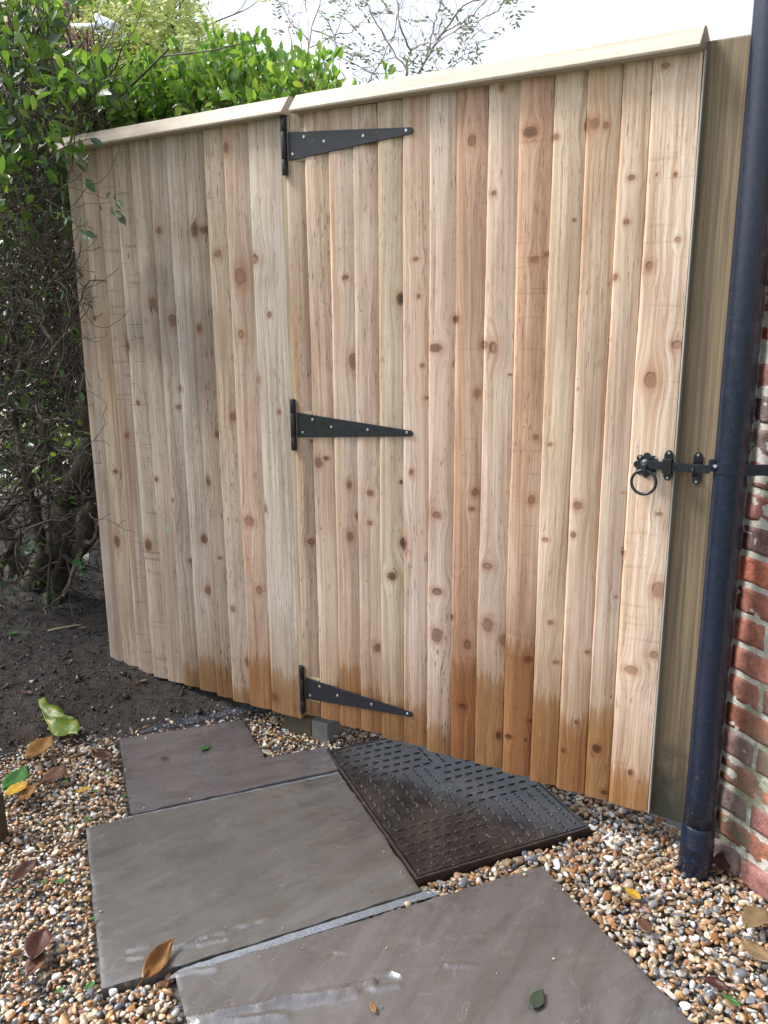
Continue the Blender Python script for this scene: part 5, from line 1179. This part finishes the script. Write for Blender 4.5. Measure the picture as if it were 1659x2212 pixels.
# --- bare feathery shrub against the sky
bt = ony(860, 150, 1.6); e = empty('bare_shrub', (bt[0], bt[1], 0)); tag(e, 'nearly bare thin-branched shrub with small feathery leaves against the white sky', 'shrub')
mb = MB(); z8 = lambda L: [(597.2 + .36 * a, .36 * b_) for a, b_ in L]; out = ([], [], []); tips = []
BR = [([(150, 500), (175, 380), (200, 230), (265, -40)], 3.2), ([(85, 300), (75, 140), (60, -30)], 2.5), ([(190, 230), (85, 130), (20, -20)], 1.8), ([(200, 295), (345, 215), (450, 190), (500, 135)], 1.6), ([(215, 180), (345, 215), (450, 0), (480, -60)], 1.6),
      ([(580, 445), (400, 350), (345, 215), (300, 120), (250, 60)], 1.8), ([(780, 415), (680, 270), (580, 100), (520, -30)], 2), ([(540, 515), (600, 420), (690, 240), (740, 60), (700, -40)], 1.8), ([(770, 480), (800, 310), (750, 160), (715, -30)], 3), ([(800, 300), (850, 275), (960, 255), (1100, 160), (1180, 150), (1330, 60), (1350, 30)], 2),
      ([(835, 465), (930, 300), (990, 200), (1080, 70), (1150, 20), (1240, -10)], 2.8), ([(890, 380), (940, 190), (960, 80), (1000, -20)], 2), ([(990, 200), (1120, 130), (1200, 60), (1290, -20)], 2), ([(450, 640), (580, 450), (760, 420), (860, 400)], 1.4), ([(1030, 430), (1110, 360), (1130, 300), (1180, 215)], 1.3), ([(560, 100), (620, 70), (700, 50)], 1.2), ([(330, 330), (480, 310), (590, 400), (640, 500)], 1.3), ([(100, 100), (170, 60), (180, -30)], 1.3), ([(900, 430), (1000, 420), (1060, 380)], 1.1), ([(700, 350), (600, 380), (450, 440)], 1.2), ([(1060, 90), (1000, 30), (980, -20)], 1.2), ([(830, 320), (870, 345), (940, 350)], 1.1)]
for L_, r in BR:
    P = [ony(x, y, 1.6 + .12 * math.sin(i + r * 7)) for i, (x, y) in enumerate(z8(L_))]; Q = []
    for i in range(len(P) - 1):
        for t in (0, .25, .5, .75): Q.append(P[i] + (P[i + 1] - P[i]) * t + rng.normal(0, .004, 3))
    Q.append(P[-1]); mb.tube(Q, np.linspace(r, r * .55, len(Q)) * .0022, 5)
    for k in range(len(Q) // 2):
        j = rnd.randint(1, len(Q) - 1); d = (Q[j] - Q[j - 1]); d /= np.linalg.norm(d) + 1e-9; d = d + rng.normal(0, .7, 3); grow(mb, tips, Q[j], d, rnd.uniform(.08, .28), .0016, 1, 1, .5, .1, (1, 2), 5, .2)
b0 = np.array([bt[0], bt[1], 0])
for q in ([(150, 500), 0], [(770, 480), 0], [(835, 465), 0]):
    p = ony(*z8([q[0]])[0], 1.6); mb.tube([b0, b0 + (p - b0) * .5 + np.array([.03, 0, 0]), p], [.02, .014, .008], 6)
mb.build('trunk', TWIG2, e, sm=True, fix=False)
for (x, y) in [(235, 60), (300, 60), (500, 80), (480, 30), (440, 200), (500, 250), (570, 250), (350, 270), (430, 330), (710, 80), (740, 110), (660, 270), (720, 280), (750, 330), (760, 370), (800, 400), (560, 490), (640, 490), (720, 470), (1050, 130), (1100, 155), (1130, 170), (1000, 290), (1060, 270), (1090, 290), (1150, 300), (1140, 350), (1190, 220), (1340, 20), (1330, 40), (1400, 30), (1450, 60), (1080, 380), (960, 280), (850, 280), (20, 150), (400, 380), (410, 350), (60, 80), (460, 15), (900, 410), (1010, 400)]:
    p = ony(*z8([(x, y)])[0], 1.6 + rnd.uniform(-.05, .05))
    for k in range(2): pinnate(p + rng.normal(0, .015, 3), np.array([rnd.gauss(.3, .7), rnd.gauss(0, .4), rnd.gauss(-.2, .5)]), rnd.uniform(.08, .13), 5, .033, out)
leaves_mesh('leaves', *out, LEAFG, e, .36, .1)

# ------------------------------------------------------------------ far left: rendered wall, timber upright and floodlight
c_ = ony(70, 250, 3.4); o = MB().box((c_[0] - 3.0, c_[1], -.1), (ony(138, 250, 3.4)[0], c_[1] + .2, ony(100, -120, 3.4)[2])).build('garden_building', mat_plain('peach_render', (.46, .34, .28), (.56, .44, .37), 9)); tag(o, 'peach rendered building glimpsed through the leaves at upper left', 'building')
a_ = ony(152, 200, 3.0); b_ = ony(208, 200, 3.0)
o = MB().box((a_[0], a_[1], -.1), (a_[0] + (b_[0] - a_[0]) * .45, a_[1] + .1, 4.2)).box((a_[0] + (b_[0] - a_[0]) * .5, a_[1] + .02, -.1), (b_[0], a_[1] + .12, 4.2)).build('timber_upright', mat_plank('reddish_timber', (.24, .10, .06), (.10, .05, .035), 'z', 60)); tag(o, 'reddish brown timber upright behind the white floodlight', 'post')
WHT = NG('white_plastic').fin((.72, .74, .78), .4); LENS = NG('lamp_glass').fin((.45, .55, .62), .15)
fc = ony(205, 62, 2.6); fld = empty('floodlight', tuple(fc)); tag(fld, 'white security floodlight with sensor on a horizontal arm at upper left', 'floodlight')
k6 = lambda a, b_: ony(132.7 + .1 * a, 13.3 + .1 * b_, 2.6)    # zoom 7: .1507 o per px = .1 d
MB().tube([k6(240, 420), k6(600, 425), k6(820, 420)], [.016, .016, .022], 12).build('arm', WHT, fld, sm=True)
ca = k6(1030, 380); dirn = k6(1160, 440) - k6(900, 300); dl = np.linalg.norm(dirn); dirn /= dl
up_ = np.cross(dirn, [0, 1, 0]); up_ /= np.linalg.norm(up_); s3v = np.cross(dirn, up_)
hd = MB().obox(ca, (dirn, up_, s3v), (dl * .50, .028, .04)).build('lamp_head', WHT, fld); bevel(hd, .008, 3)
MB().obox(ca + np.array([0, -.045, .0]), (dirn, up_, s3v), (dl * .28, .014, .004)).build('lens', LENS, hd)
MB().lathe(k6(800, 370), (0, 0, 1), [(.02, -.03), (.026, -.02), (.027, .04), (.018, .062), (.004, .068)], 20).build('sensor', WHT, fld, sm=True)
for L_ in ([(640, 470), (780, 580), (960, 690), (1080, 660), (1110, 500)], [(700, 500), (830, 550), (950, 530), (1000, 460)]):
    P = [k6(*q) for q in L_]; Q = [P[0]]
    for i in range(len(P) - 1): Q += [P[i] + (P[i + 1] - P[i]) * t for t in (.5, 1)]
    MB().tube(Q, .0045, 6).build('cable', WHT, fld, sm=True)

print('objects', len(bpy.data.objects))
